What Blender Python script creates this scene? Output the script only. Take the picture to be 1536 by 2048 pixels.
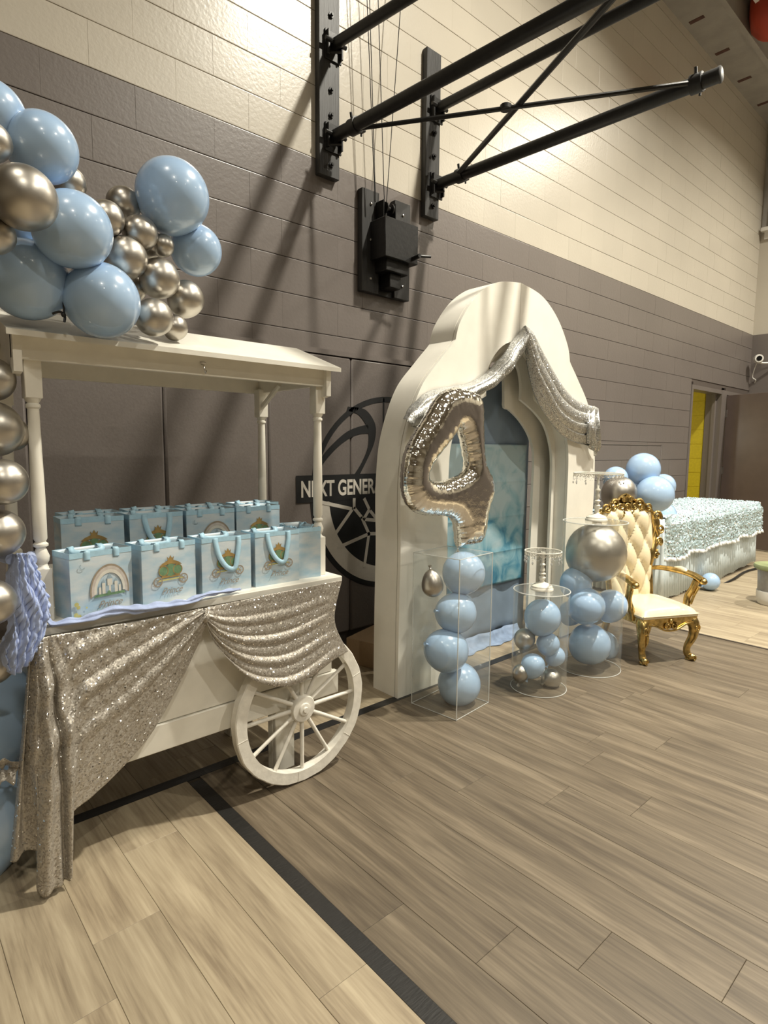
import bpy, bmesh, math, random
import numpy as np
from mathutils import Vector, Matrix

random.seed(7)
PI = math.pi
S = bpy.context.scene
for o in list(bpy.data.objects):
    bpy.data.objects.remove(o)
C = S.collection

# ------------------------------------------------------------------ camera
F = 1176.95
CH = 1.32938
CR = Vector((0.74534737, -0.66662505, 0.00826717))
CU = Vector((0.06592867, 0.0860427, 0.99410767))
CF = Vector((0.6634084, 0.7404105, -0.1080814))
cam = bpy.data.cameras.new('camera')
cam_o = bpy.data.objects.new('camera', cam)
C.objects.link(cam_o)
cam_o.matrix_world = Matrix(((CR.x, CU.x, -CF.x, 0), (CR.y, CU.y, -CF.y, 0), (CR.z, CU.z, -CF.z, CH), (0, 0, 0, 1)))
cam.sensor_fit = 'HORIZONTAL'
cam.sensor_width = 36
cam.lens = 36 * F / 1536
cam.clip_start = 0.02
S.camera = cam_o


def at(u, v, y):
    """point of the room on the vertical plane at distance y, as surveyed from the photograph"""
    d = CR * ((u - 768) / F) - CU * ((v - 1024) / F) + CF
    return Vector((0, 0, CH)) + d * (y / d.y)


# ------------------------------------------------------------------ world, lamps, exposure
w = bpy.data.worlds.new('world')
S.world = w
w.use_nodes = True
w.node_tree.nodes['Background'].inputs[0].default_value = (0.9, 0.85, 0.78, 1)
w.node_tree.nodes['Background'].inputs[1].default_value = 0.05
S.view_settings.view_transform = 'Standard'
S.view_settings.look = 'None'
S.view_settings.gamma = 1
S.view_settings.use_curve_mapping = False
S.view_settings.exposure = 0.16
S.cycles.transparent_max_bounces = 32
LAMPS = [(3.85, 0.35, 330), (8.6, 0.15, 230), (-0.8, 0.35, 30), (3.85, -3.6, 130), (8.6, -3.6, 90), (-0.8, -3.6, 90),
         (3.85, -7.6, 60), (-0.8, -7.6, 60), (8.6, -7.6, 50)]
LAMP_Z = 6.35
for i, (lx, ly, pw) in enumerate(LAMPS):
    ld = bpy.data.lights.new('lamp_light', 'AREA')
    ld.shape = 'DISK'
    ld.size = 0.22
    ld.energy = pw
    ld.spread = math.radians(140)
    ld.color = (1.0, 0.945, 0.815)
    lo = bpy.data.objects.new('lamp_light', ld)
    lo.location = (lx, ly, LAMP_Z - 0.03)
    C.objects.link(lo)

# ------------------------------------------------------------------ materials
MATS = {}


def mat(name, col, rough=0.5, metal=0.0, spec=0.5, **kw):
    if name in MATS:
        return MATS[name]
    m = bpy.data.materials.new(name)
    m.use_nodes = True
    nt = m.node_tree
    b = nt.nodes['Principled BSDF']
    b.inputs['Base Color'].default_value = (*col, 1)
    b.inputs['Roughness'].default_value = rough
    b.inputs['Metallic'].default_value = metal
    b.inputs['Specular IOR Level'].default_value = spec
    for k, v in kw.items():
        if k in ('coat', 'coat_rough', 'trans', 'sub', 'sheen', 'ior', 'alpha', 'emit'):
            nm = {'coat': 'Coat Weight', 'coat_rough': 'Coat Roughness', 'trans': 'Transmission Weight', 'sub': 'Subsurface Weight',
                  'sheen': 'Sheen Weight', 'ior': 'IOR', 'alpha': 'Alpha', 'emit': 'Emission Strength'}[k]
            b.inputs[nm].default_value = v
    if kw.get('emit'):
        b.inputs['Emission Color'].default_value = (*col, 1)
    MATS[name] = m
    nz = kw.get('noise')
    if nz:      # (scale, amount, stretch xyz, bump)
        sc, amt, st, bump = nz
        N = nt.nodes
        L = nt.links
        tc = N.new('ShaderNodeTexCoord')
        mp = N.new('ShaderNodeMapping')
        mp.inputs['Scale'].default_value = st
        L.new(tc.outputs['Object'], mp.inputs[0])
        t = N.new('ShaderNodeTexNoise')
        t.inputs['Scale'].default_value = sc
        t.inputs['Detail'].default_value = 5
        L.new(mp.outputs[0], t.inputs[0])
        if amt:
            r = N.new('ShaderNodeValToRGB')
            c2 = kw.get('col2', tuple(c * (1 - amt) for c in col))
            r.color_ramp.elements[0].position = 0.35
            r.color_ramp.elements[1].position = 0.65
            r.color_ramp.elements[0].color = (*c2, 1)
            r.color_ramp.elements[1].color = (*col, 1)
            L.new(t.outputs['Fac'], r.inputs[0])
            L.new(r.outputs[0], b.inputs['Base Color'])
        if bump:
            bp = N.new('ShaderNodeBump')
            bp.inputs['Strength'].default_value = bump
            bp.inputs['Distance'].default_value = 0.01
            L.new(t.outputs['Fac'], bp.inputs['Height'])
            L.new(bp.outputs[0], b.inputs['Normal'])
    return m


def wall_paint(name, col, rough):
    m = mat(name, col, rough)
    nt = m.node_tree
    N, L = nt.nodes, nt.links
    b = N['Principled BSDF']
    b.inputs['Specular IOR Level'].default_value = 0.65
    g = N.new('ShaderNodeNewGeometry')
    t = N.new('ShaderNodeTexNoise')
    t.inputs['Scale'].default_value = 55
    t.inputs['Detail'].default_value = 4
    L.new(g.outputs['Position'], t.inputs[0])
    t2 = N.new('ShaderNodeTexNoise')
    t2.inputs['Scale'].default_value = 1.3
    t2.inputs['Detail'].default_value = 3
    L.new(g.outputs['Position'], t2.inputs[0])
    oi = N.new('ShaderNodeObjectInfo')
    ad = N.new('ShaderNodeMath')
    ad.operation = 'ADD'
    L.new(t2.outputs['Fac'], ad.inputs[0])
    ml = N.new('ShaderNodeMath')
    ml.operation = 'MULTIPLY'
    ml.inputs[1].default_value = 0.22
    L.new(oi.outputs['Random'], ml.inputs[0])
    L.new(ml.outputs[0], ad.inputs[1])
    r = N.new('ShaderNodeValToRGB')
    r.color_ramp.elements[0].position = 0.3
    r.color_ramp.elements[1].position = 0.85
    r.color_ramp.elements[0].color = (*(c * 0.88 for c in col), 1)
    r.color_ramp.elements[1].color = (*col, 1)
    L.new(ad.outputs[0], r.inputs[0])
    L.new(r.outputs[0], b.inputs['Base Color'])
    bp = N.new('ShaderNodeBump')
    bp.inputs['Strength'].default_value = 0.22
    bp.inputs['Distance'].default_value = 0.004
    L.new(t.outputs['Fac'], bp.inputs['Height'])
    L.new(bp.outputs[0], b.inputs['Normal'])
    return m


M_BEIGE = wall_paint('beige_paint', (0.54, 0.495, 0.415), 0.30)
M_TAUPE = wall_paint('taupe_paint', (0.165, 0.142, 0.129), 0.36)
M_MORTAR_B = mat('beige_mortar', (0.42, 0.36, 0.28), 0.8)
M_MORTAR_T = mat('taupe_mortar', (0.09, 0.072, 0.062), 0.7)
M_PAD = mat('pad_vinyl', (0.145, 0.125, 0.113), 0.42, noise=(90, 0.08, (1, 1, 1), 0.12))
M_DARKBASE = mat('dark_wall_foot', (0.06, 0.05, 0.045), 0.6, noise=(12, 0.3, (1, 1, 1), 0.1))
M_YELLOW = mat('yellow_paint', (0.60, 0.48, 0.02), 0.5, noise=(30, 0.12, (1, 1, 1), 0.1))
M_CEIL = mat('ceiling_paint', (0.55, 0.52, 0.46), 0.8, noise=(4, 0.1, (1, 1, 1), 0))
M_SOFFIT = mat('soffit_paint', (0.33, 0.31, 0.28), 0.6, noise=(5, 0.15, (1, 1, 1), 0))
M_SLOT = mat('dark_rust_slot', (0.10, 0.045, 0.035), 0.8, noise=(20, 0.3, (1, 1, 1), 0))  # dark of the soffit openings put into rust brown plates
M_DOOR = mat('brown_door_paint', (0.135, 0.10, 0.087), 0.4, noise=(6, 0.12, (1, 1, 1), 0.03))
M_STEEL = mat('steel', (0.6, 0.58, 0.55), 0.3, 1.0, noise=(60, 0.1, (1, 1, 1), 0.02))
M_BLACKST = mat('black_steel', (0.013, 0.0125, 0.012), 0.42, 0.2, noise=(40, 0.35, (1, 1, 1), 0.08))
M_BLACKWD = mat('black_painted_wood', (0.028, 0.027, 0.026), 0.5, noise=(8, 0.35, (12, 12, 1), 0.15))
M_BLACKVN = mat('black_vinyl_print', (0.012, 0.012, 0.012), 0.5, noise=(40, 0.15, (1, 1, 1), 0.02))
M_GREYVN = mat('grey_vinyl_print', (0.58, 0.54, 0.47), 0.5, noise=(40, 0.06, (1, 1, 1), 0.02))
M_TAPE = mat('black_floor_tape', (0.018, 0.017, 0.016), 0.45, noise=(25, 0.35, (1, 6, 1), 0.1))
M_WOODW = mat('white_painted_wood', (0.84, 0.81, 0.72), 0.42, noise=(14, 0.07, (1, 1, 1), 0.05))
M_WHEEL = mat('scuffed_white_wood', (0.80, 0.765, 0.68), 0.42, noise=(35, 0.12, (1, 1, 1), 0.15))
M_ARCH = mat('white_arch_paint', (0.88, 0.85, 0.76), 0.32, noise=(9, 0.05, (1, 1, 1), 0.04))
M_GOLD = mat('gold_leaf', (0.74, 0.53, 0.20), 0.28, 1.0, noise=(30, 0.5, (1, 1, 1), 0.2))
M_CREAM = mat('cream_leather', (0.80, 0.69, 0.47), 0.3, coat=0.2, noise=(120, 0.05, (1, 1, 1), 0.06))
M_SHADOWGOLD = mat('shaded_gilding', (0.16, 0.09, 0.02), 0.5, 0.8, noise=(40, 0.3, (1, 1, 1), 0.1))  # shade behind the crest carving put into a darker gold
M_FOIL = mat('silver_foil', (0.88, 0.86, 0.80), 0.10, 1.0, noise=(14, 0.0, (1, 1, 1), 0.35))
M_SPARK = mat('pale_crystal', (0.9, 0.9, 0.88), 0.1, 0.0, trans=0.6)
M_STANDW = mat('cream_metal_stand', (0.80, 0.76, 0.66), 0.35, noise=(40, 0.08, (1, 1, 1), 0.05))
M_RED = mat('red_canvas', (0.42, 0.045, 0.018), 0.6, noise=(6, 0.25, (1, 1, 1), 0.3))
M_LAMP = mat('lamp_diffuser', (1.0, 0.9, 0.75), 0.5, emit=10.0)
M_LAMPH = mat('lamp_housing', (0.6, 0.6, 0.58), 0.4, 0.8, noise=(20, 0.1, (1, 1, 1), 0))
M_CARD = mat('brown_cardboard', (0.30, 0.20, 0.11), 0.7, noise=(30, 0.1, (1, 8, 1), 0.05))
M_CAMW = mat('white_plastic', (0.75, 0.73, 0.68), 0.35, noise=(10, 0.05, (1, 1, 1), 0))
M_LENS = mat('black_lens', (0.01, 0.01, 0.01), 0.1)


def balloon_mat(name, col, rough, metal, col2):
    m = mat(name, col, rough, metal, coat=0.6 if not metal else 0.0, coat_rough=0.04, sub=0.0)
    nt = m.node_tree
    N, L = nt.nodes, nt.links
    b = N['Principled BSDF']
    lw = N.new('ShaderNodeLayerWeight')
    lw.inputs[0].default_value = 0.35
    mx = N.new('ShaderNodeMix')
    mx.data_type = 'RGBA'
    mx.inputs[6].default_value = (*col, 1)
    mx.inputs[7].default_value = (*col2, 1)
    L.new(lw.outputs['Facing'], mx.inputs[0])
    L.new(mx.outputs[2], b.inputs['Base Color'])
    t = N.new('ShaderNodeTexNoise')
    t.inputs['Scale'].default_value = 60
    bp = N.new('ShaderNodeBump')
    bp.inputs['Strength'].default_value = 0.02
    L.new(t.outputs['Fac'], bp.inputs['Height'])
    L.new(bp.outputs[0], b.inputs['Normal'])
    return m


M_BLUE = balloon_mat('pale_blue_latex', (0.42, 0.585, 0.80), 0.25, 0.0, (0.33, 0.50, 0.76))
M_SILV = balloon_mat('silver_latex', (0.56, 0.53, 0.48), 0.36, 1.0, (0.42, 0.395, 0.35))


def glass(name, tint, amt):
    """thin acrylic sheet: mostly clear, with a fresnel gloss"""
    m = bpy.data.materials.new(name)
    m.use_nodes = True
    N, L = m.node_tree.nodes, m.node_tree.links
    N.clear()
    out = N.new('ShaderNodeOutputMaterial')
    tr = N.new('ShaderNodeBsdfTransparent')
    tr.inputs[0].default_value = (*tint, 1)
    gl = N.new('ShaderNodeBsdfGlossy')
    gl.inputs['Roughness'].default_value = 0.05
    gl.inputs['Color'].default_value = (1, 1, 1, 1)
    df = N.new('ShaderNodeBsdfDiffuse')
    df.inputs[0].default_value = (0.8, 0.8, 0.78, 1)
    fw = N.new('ShaderNodeLayerWeight')
    fw.inputs[0].default_value = 0.5
    pw_ = N.new('ShaderNodeMath')
    pw_.operation = 'POWER'
    pw_.inputs[1].default_value = 5
    L.new(fw.outputs['Facing'], pw_.inputs[0])
    lw = N.new('ShaderNodeMath')
    lw.operation = 'MULTIPLY_ADD'
    lw.inputs[1].default_value = 0.35
    lw.inputs[2].default_value = 0.03
    L.new(pw_.outputs[0], lw.inputs[0])
    m1 = N.new('ShaderNodeMixShader')
    m1.inputs[0].default_value = amt
    L.new(tr.outputs[0], m1.inputs[1])
    L.new(df.outputs[0], m1.inputs[2])
    m2 = N.new('ShaderNodeMixShader')
    L.new(lw.outputs[0], m2.inputs[0])
    L.new(m1.outputs[0], m2.inputs[1])
    L.new(gl.outputs[0], m2.inputs[2])
    L.new(m2.outputs[0], out.inputs[0])
    return m


M_ACR = glass('clear_acrylic', (0.985, 0.99, 0.985), 0.035)
M_ACRE = glass('acrylic_edge', (0.9, 0.92, 0.9), 0.55)


def plank_mat(name, a, b_, c):
    m = bpy.data.materials.new(name)
    m.use_nodes = True
    nt = m.node_tree
    N, L = nt.nodes, nt.links
    b = N['Principled BSDF']
    g = N.new('ShaderNodeNewGeometry')
    oi = N.new('ShaderNodeObjectInfo')
    # every plank gets its own piece of the grain
    cmb = N.new('ShaderNodeCombineXYZ')
    mu = N.new('ShaderNodeMath')
    mu.operation = 'MULTIPLY'
    mu.inputs[1].default_value = 37.0
    L.new(oi.outputs['Random'], mu.inputs[0])
    L.new(mu.outputs[0], cmb.inputs[2])
    L.new(mu.outputs[0], cmb.inputs[0])
    va = N.new('ShaderNodeVectorMath')
    va.operation = 'ADD'
    L.new(g.outputs['Position'], va.inputs[0])
    L.new(cmb.outputs[0], va.inputs[1])
    mp = N.new('ShaderNodeMapping')
    mp.inputs['Scale'].default_value = (16, 1.3, 1)
    L.new(va.outputs[0], mp.inputs[0])
    t = N.new('ShaderNodeTexNoise')
    t.inputs['Scale'].default_value = 1.0
    t.inputs['Detail'].default_value = 5
    t.inputs['Roughness'].default_value = 0.6
    t.inputs['Distortion'].default_value = 0.6
    L.new(mp.outputs[0], t.inputs[0])
    mp2 = N.new('ShaderNodeMapping')
    mp2.inputs['Scale'].default_value = (120, 6, 1)
    L.new(va.outputs[0], mp2.inputs[0])
    t2 = N.new('ShaderNodeTexNoise')
    t2.inputs['Scale'].default_value = 1.0
    t2.inputs['Detail'].default_value = 3
    L.new(mp2.outputs[0], t2.inputs[0])
    r = N.new('ShaderNodeValToRGB')
    cr = r.color_ramp
    cr.elements[0].position = 0.35
    cr.elements[0].color = (*a, 1)
    cr.elements[1].position = 0.66
    cr.elements[1].color = (*c, 1)
    e = cr.elements.new(0.5)
    e.color = (*b_, 1)
    mxx = N.new('ShaderNodeMix')
    mxx.inputs[0].default_value = 0.3
    L.new(t.outputs['Fac'], mxx.inputs[2])
    L.new(t2.outputs['Fac'], mxx.inputs[3])
    L.new(mxx.outputs[0], r.inputs[0])
    hs = N.new('ShaderNodeHueSaturation')
    mr = N.new('ShaderNodeMapRange')
    mr.inputs[3].default_value = 0.93
    mr.inputs[4].default_value = 1.07
    L.new(oi.outputs['Random'], mr.inputs[0])
    L.new(mr.outputs[0], hs.inputs['Value'])
    L.new(r.outputs[0], hs.inputs['Color'])
    L.new(hs.outputs[0], b.inputs['Base Color'])
    b.inputs['Roughness'].default_value = 0.5
    bp = N.new('ShaderNodeBump')
    bp.inputs['Strength'].default_value = 0.12
    bp.inputs['Distance'].default_value = 0.002
    L.new(t2.outputs['Fac'], bp.inputs['Height'])
    L.new(bp.outputs[0], b.inputs['Normal'])
    return m


M_PL_LIGHT = plank_mat('light_vinyl_plank', (0.215, 0.167, 0.110), (0.335, 0.272, 0.183), (0.44, 0.368, 0.255))
M_PL_DARK = plank_mat('brown_vinyl_plank', (0.080, 0.060, 0.039), (0.134, 0.104, 0.069), (0.215, 0.172, 0.118))
M_SUBFL = mat('floor_joint', (0.07, 0.055, 0.04), 0.8, noise=(10, 0.2, (1, 1, 1), 0))


def sequin_mat(name, base, scale, tilt, rough, dark, share=0.07, metal=0.5):
    """fabric sewn with thousands of little discs: most lie flat and dull, a share of them tilts and is polished"""
    m = bpy.data.materials.new(name)
    m.use_nodes = True
    nt = m.node_tree
    N, L = nt.nodes, nt.links
    tc = N.new('ShaderNodeTexCoord')
    g = N.new('ShaderNodeNewGeometry')
    v = N.new('ShaderNodeTexVoronoi')
    v.inputs['Scale'].default_value = scale
    L.new(tc.outputs['Object'], v.inputs[0])

    def tilted(k):
        sub = N.new('ShaderNodeVectorMath')
        sub.operation = 'SUBTRACT'
        sub.inputs[1].default_value = (0.5, 0.5, 0.5)
        L.new(v.outputs['Color'], sub.inputs[0])
        sc = N.new('ShaderNodeVectorMath')
        sc.operation = 'SCALE'
        sc.inputs['Scale'].default_value = k
        L.new(sub.outputs[0], sc.inputs[0])
        ad = N.new('ShaderNodeVectorMath')
        ad.operation = 'ADD'
        L.new(g.outputs['Normal'], ad.inputs[0])
        L.new(sc.outputs[0], ad.inputs[1])
        nm = N.new('ShaderNodeVectorMath')
        nm.operation = 'NORMALIZE'
        L.new(ad.outputs[0], nm.inputs[0])
        return nm
    b = N['Principled BSDF']
    b.inputs['Metallic'].default_value = metal
    b.inputs['Roughness'].default_value = rough
    L.new(tilted(tilt).outputs[0], b.inputs['Normal'])
    r = N.new('ShaderNodeValToRGB')
    r.color_ramp.elements[0].color = (*dark, 1)
    r.color_ramp.elements[1].color = (*base, 1)
    r.color_ramp.elements[1].position = 0.5
    sx = N.new('ShaderNodeSeparateXYZ')
    L.new(v.outputs['Color'], sx.inputs[0])
    L.new(sx.outputs[0], r.inputs[0])
    L.new(r.outputs[0], b.inputs['Base Color'])
    b2 = N.new('ShaderNodeBsdfPrincipled')
    b2.inputs['Base Color'].default_value = (0.95, 0.93, 0.88, 1)
    b2.inputs['Metallic'].default_value = 1
    b2.inputs['Roughness'].default_value = 0.16
    L.new(tilted(0.85).outputs[0], b2.inputs['Normal'])
    gt = N.new('ShaderNodeMath')
    gt.operation = 'GREATER_THAN'
    gt.inputs[1].default_value = 1 - share
    L.new(sx.outputs[2], gt.inputs[0])
    mx = N.new('ShaderNodeMixShader')
    L.new(gt.outputs[0], mx.inputs[0])
    L.new(b.outputs[0], mx.inputs[1])
    L.new(b2.outputs[0], mx.inputs[2])
    L.new(mx.outputs[0], N['Material Output'].inputs[0])
    return m


M_SEQ = sequin_mat('champagne_sequin_cloth', (0.45, 0.415, 0.36), 230, 0.40, 0.45, (0.31, 0.28, 0.24), 0.06)
M_SEQS = sequin_mat('silver_sequin_cloth', (0.50, 0.50, 0.48), 230, 0.5, 0.45, (0.26, 0.26, 0.25), 0.12, 0.6)
M_SEQB = sequin_mat('ice_blue_sequin_petals', (0.66, 0.82, 0.88), 95, 0.5, 0.45, (0.36, 0.50, 0.55), 0.12, 0.25)
M_TULLE = mat('pale_blue_tulle', (0.72, 0.81, 0.84), 0.7, noise=(30, 0.12, (6, 6, 0.6), 0.1))
M_HEM = mat('white_ruffle', (0.85, 0.88, 0.88), 0.7, noise=(60, 0.05, (1, 1, 1), 0.1))
M_GAUZE = mat('cornflower_gauze', (0.44, 0.53, 0.80), 0.8, sheen=0.3, noise=(25, 0.25, (1, 1, 1), 0.5))
M_SHEET = mat('slate_blue_sheet', (0.22, 0.295, 0.39), 0.7, noise=(5, 0.18, (1, 1, 1), 0.2))
M_HEMBLUE = mat('lit_slate_hem', (0.27, 0.36, 0.52), 0.6, noise=(20, 0.25, (1, 1, 1), 0.4))  # lighter copy of the sheet, the glow at its foot put into the colour
M_BAG = mat('pale_blue_bag_print', (0.56, 0.68, 0.74), 0.38, noise=(9, 0.0, (1, 1, 2), 0.12), col2=(0.30, 0.52, 0.66))
M_BAG2 = mat('cloudy_bag_print', (0.58, 0.64, 0.67), 0.38, noise=(11, 0.3, (1, 1, 2.6), 0.10), col2=(0.36, 0.52, 0.63))
M_BAGIN = mat('bag_lining', (0.28, 0.48, 0.64), 0.6, noise=(30, 0.1, (1, 1, 1), 0.1))
M_BAGTRIM = mat('sky_blue_tape', (0.40, 0.62, 0.76), 0.45, noise=(60, 0.08, (1, 1, 1), 0.1))
M_INK_G = mat('green_ink', (0.17, 0.30, 0.16), 0.5, noise=(60, 0.35, (1, 1, 1), 0))
M_INK_Y = mat('gold_ink', (0.36, 0.24, 0.08), 0.5, noise=(60, 0.3, (1, 1, 1), 0))
M_INK_B = mat('brown_ink', (0.33, 0.27, 0.20), 0.5, noise=(60, 0.2, (1, 1, 1), 0))
M_INK_P = mat('rose_ink', (0.56, 0.51, 0.46), 0.5, noise=(60, 0.15, (1, 1, 1), 0))
M_INK_W = mat('cream_ink', (0.68, 0.66, 0.58), 0.5, noise=(60, 0.1, (1, 1, 1), 0))
M_INK_S = mat('slate_ink', (0.34, 0.44, 0.50), 0.5, noise=(60, 0.2, (1, 1, 1), 0))
M_INK_L = mat('yellow_ink', (0.55, 0.52, 0.20), 0.5, noise=(60, 0.2, (1, 1, 1), 0))


def backdrop_mat():
    m = bpy.data.materials.new('watercolour_backdrop')
    m.use_nodes = True
    N, L = m.node_tree.nodes, m.node_tree.links
    b = N['Principled BSDF']
    b.inputs['Roughness'].default_value = 0.55
    tc = N.new('ShaderNodeTexCoord')
    t = N.new('ShaderNodeTexNoise')
    t.inputs['Scale'].default_value = 6.5
    t.inputs['Detail'].default_value = 8
    t.inputs['Distortion'].default_value = 0.7
    L.new(tc.outputs['Object'], t.inputs[0])
    sx = N.new('ShaderNodeSeparateXYZ')
    L.new(tc.outputs['Object'], sx.inputs[0])
    ma = N.new('ShaderNodeMath')
    ma.operation = 'MULTIPLY_ADD'
    ma.inputs[1].default_value = 0.40
    ma.inputs[2].default_value = -0.27
    L.new(sx.outputs['Z'], ma.inputs[0])
    ad = N.new('ShaderNodeMath')
    L.new(ma.outputs[0], ad.inputs[0])
    L.new(t.outputs['Fac'], ad.inputs[1])
    r = N.new('ShaderNodeValToRGB')
    r.color_ramp.elements[0].position = 0.27
    r.color_ramp.elements[0].color = (0.015, 0.10, 0.22, 1)
    r.color_ramp.elements[1].position = 0.72
    r.color_ramp.elements[1].color = (0.42, 0.55, 0.60, 1)
    e = r.color_ramp.elements.new(0.40)
    e.color = (0.07, 0.25, 0.37, 1)
    e = r.color_ramp.elements.new(0.52)
    e.color = (0.22, 0.41, 0.49, 1)
    L.new(ad.outputs[0], r.inputs[0])
    L.new(r.outputs[0], b.inputs['Base Color'])
    return m


M_BACKDROP = backdrop_mat()


# ------------------------------------------------------------------ mesh helpers
class MB:
    def __init__(s):
        s.v, s.f, s.m = [], [], []

    def add(s, vs, fs, mi=0):
        n = len(s.v)
        s.v += [tuple(p) for p in vs]
        s.f += [tuple(i + n for i in f) for f in fs]
        s.m += [mi] * len(fs)
        return s

    def box(s, a, b, mi=0, mtx=None):
        x0, y0, z0 = a
        x1, y1, z1 = b
        vs = [Vector(p) for p in ((x0, y0, z0), (x1, y0, z0), (x1, y1, z0), (x0, y1, z0), (x0, y0, z1), (x1, y0, z1), (x1, y1, z1), (x0, y1, z1))]
        if mtx:
            vs = [mtx @ p for p in vs]
        return s.add(vs, [(0, 3, 2, 1), (4, 5, 6, 7), (0, 1, 5, 4), (1, 2, 6, 5), (2, 3, 7, 6), (3, 0, 4, 7)], mi)

    def cbox(s, a, b, c, mi=0, mtx=None):
        """box whose edges are chamfered by c"""
        x0, y0, z0 = a
        x1, y1, z1 = b
        vs = []
        for z in (z0, z1):
            for (x, y) in ((x0, y0), (x1, y0), (x1, y1), (x0, y1)):
                sx = c if x == x0 else -c
                sy = c if y == y0 else -c
                sz = c if z == z0 else -c
                vs += [(x + sx, y + sy, z), (x + sx, y, z + sz), (x, y + sy, z + sz)]
        bm = bmesh.new()
        bv = [bm.verts.new(mtx @ Vector(p) if mtx else p) for p in vs]
        r = bmesh.ops.convex_hull(bm, input=bv)
        bm.verts.index_update()
        s.add([p.co.copy() for p in bm.verts], [tuple(q.index for q in f.verts) for f in bm.faces], mi)
        bm.free()
        return s

    def block(s, hx, hz, y0, y1, cz, cx, mi=0):
        """masonry unit whose face is eased a little at the ends and more along the bed joints"""
        vs = [(-hx, y1, -hz), (hx, y1, -hz), (hx, y1, hz), (-hx, y1, hz), (-hx, y0 + cx, -hz), (hx, y0 + cx, -hz), (hx, y0 + cx, hz), (-hx, y0 + cx, hz),
              (-hx + cx, y0, -hz + cz), (hx - cx, y0, -hz + cz), (hx - cx, y0, hz - cz), (-hx + cx, y0, hz - cz)]
        return s.add(vs, [(0, 1, 5, 4), (1, 2, 6, 5), (2, 3, 7, 6), (3, 0, 4, 7), (4, 5, 9, 8), (5, 6, 10, 9), (6, 7, 11, 10), (7, 4, 8, 11), (8, 9, 10, 11)], mi)

    def lathe(s, prof, seg=24, mi=0, mtx=None, cap=True):
        """prof: list of (r, z)"""
        vs, fs = [], []
        for (r, z) in prof:
            for k in range(seg):
                a = 2 * PI * k / seg
                vs.append(Vector((r * math.cos(a), r * math.sin(a), z)))
        for i in range(len(prof) - 1):
            for k in range(seg):
                k2 = (k + 1) % seg
                fs.append((i * seg + k, i * seg + k2, (i + 1) * seg + k2, (i + 1) * seg + k))
        if cap:
            if prof[0][0] > 1e-6:
                fs.append(tuple(range(seg - 1, -1, -1)))
            if prof[-1][0] > 1e-6:
                fs.append(tuple((len(prof) - 1) * seg + k for k in range(seg)))
        if mtx:
            vs = [mtx @ p for p in vs]
        return s.add(vs, fs, mi)

    def tube(s, pts, rad, seg=10, mi=0, cap=True, closed=False, flat=1.0):
        pts = [Vector(p) for p in pts]
        n = len(pts)
        if not hasattr(rad, '__len__'):
            rad = [rad] * n
        vs, fs = [], []
        up = None
        for i, p in enumerate(pts):
            if closed:
                t = pts[(i + 1) % n] - pts[i - 1]
            else:
                t = pts[min(i + 1, n - 1)] - pts[max(i - 1, 0)]
            t.normalize()
            if up is None:
                up = Vector((0, 0, 1)) if abs(t.z) < 0.9 else Vector((0, 1, 0))
            side = t.cross(up).normalized()
            up = side.cross(t).normalized()
            for k in range(seg):
                a = 2 * PI * k / seg
                vs.append(p + side * math.cos(a) * rad[i] + up * math.sin(a) * rad[i] * flat)
        m = n if closed else n - 1
        for i in range(m):
            j = (i + 1) % n
            for k in range(seg):
                k2 = (k + 1) % seg
                fs.append((i * seg + k, j * seg + k, j * seg + k2, i * seg + k2))
        if cap and not closed:
            fs.append(tuple(range(seg)))
            fs.append(tuple((n - 1) * seg + k for k in range(seg - 1, -1, -1)))
        return s.add(vs, fs, mi)

    def poly(s, pts, mi=0):
        return s.add(pts, [tuple(range(len(pts)))], mi)

    def prism(s, pts, d, mi=0):
        """pts: planar outline, d: extrusion vector"""
        d = Vector(d)
        n = len(pts)
        a = [Vector(p) for p in pts]
        vs = a + [p + d for p in a]
        fs = [tuple(range(n - 1, -1, -1)), tuple(range(n, 2 * n))]
        fs += [(i, (i + 1) % n, n + (i + 1) % n, n + i) for i in range(n)]
        return s.add(vs, fs, mi)

    def band(s, A, B, d, mi=0, closed=False):
        """solid strip between two polylines A and B of one length, extruded by d"""
        d = Vector(d)
        n = len(A)
        A = [Vector(p) for p in A]
        B = [Vector(p) for p in B]
        vs = A + B + [p + d for p in A] + [p + d for p in B]
        fs = []
        m = n if closed else n - 1
        for i in range(m):
            j = (i + 1) % n
            fs += [(i, j, n + j, n + i), (2 * n + i, 3 * n + i, 3 * n + j, 2 * n + j), (i, 2 * n + i, 2 * n + j, j), (n + i, n + j, 3 * n + j, 3 * n + i)]
        if not closed:
            fs += [(0, n, 3 * n, 2 * n), (n - 1, 3 * n - 1, 4 * n - 1, 2 * n - 1)]
        return s.add(vs, fs, mi)

    def grid(s, P, mi=0, closed=False):
        """P[i][j] points"""
        a, b = len(P), len(P[0])
        vs = [p for r in P for p in r]
        fs = []
        for i in range(a - 1):
            for j in range(b if closed else b - 1):
                k = (j + 1) % b
                fs.append((i * b + j, (i + 1) * b + j, (i + 1) * b + k, i * b + k))
        return s.add(vs, fs, mi)

    def ball(s, c, r, seg=14, mi=0, sc=(1, 1, 1)):
        prof = [(max(r * math.sin(PI * i / (seg // 2)), 1e-5), -r * math.cos(PI * i / (seg // 2))) for i in range(seg // 2 + 1)]
        return s.lathe(prof, seg, mi, Matrix.Translation(c) @ Matrix.Diagonal((*sc, 1)), cap=False)

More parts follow.
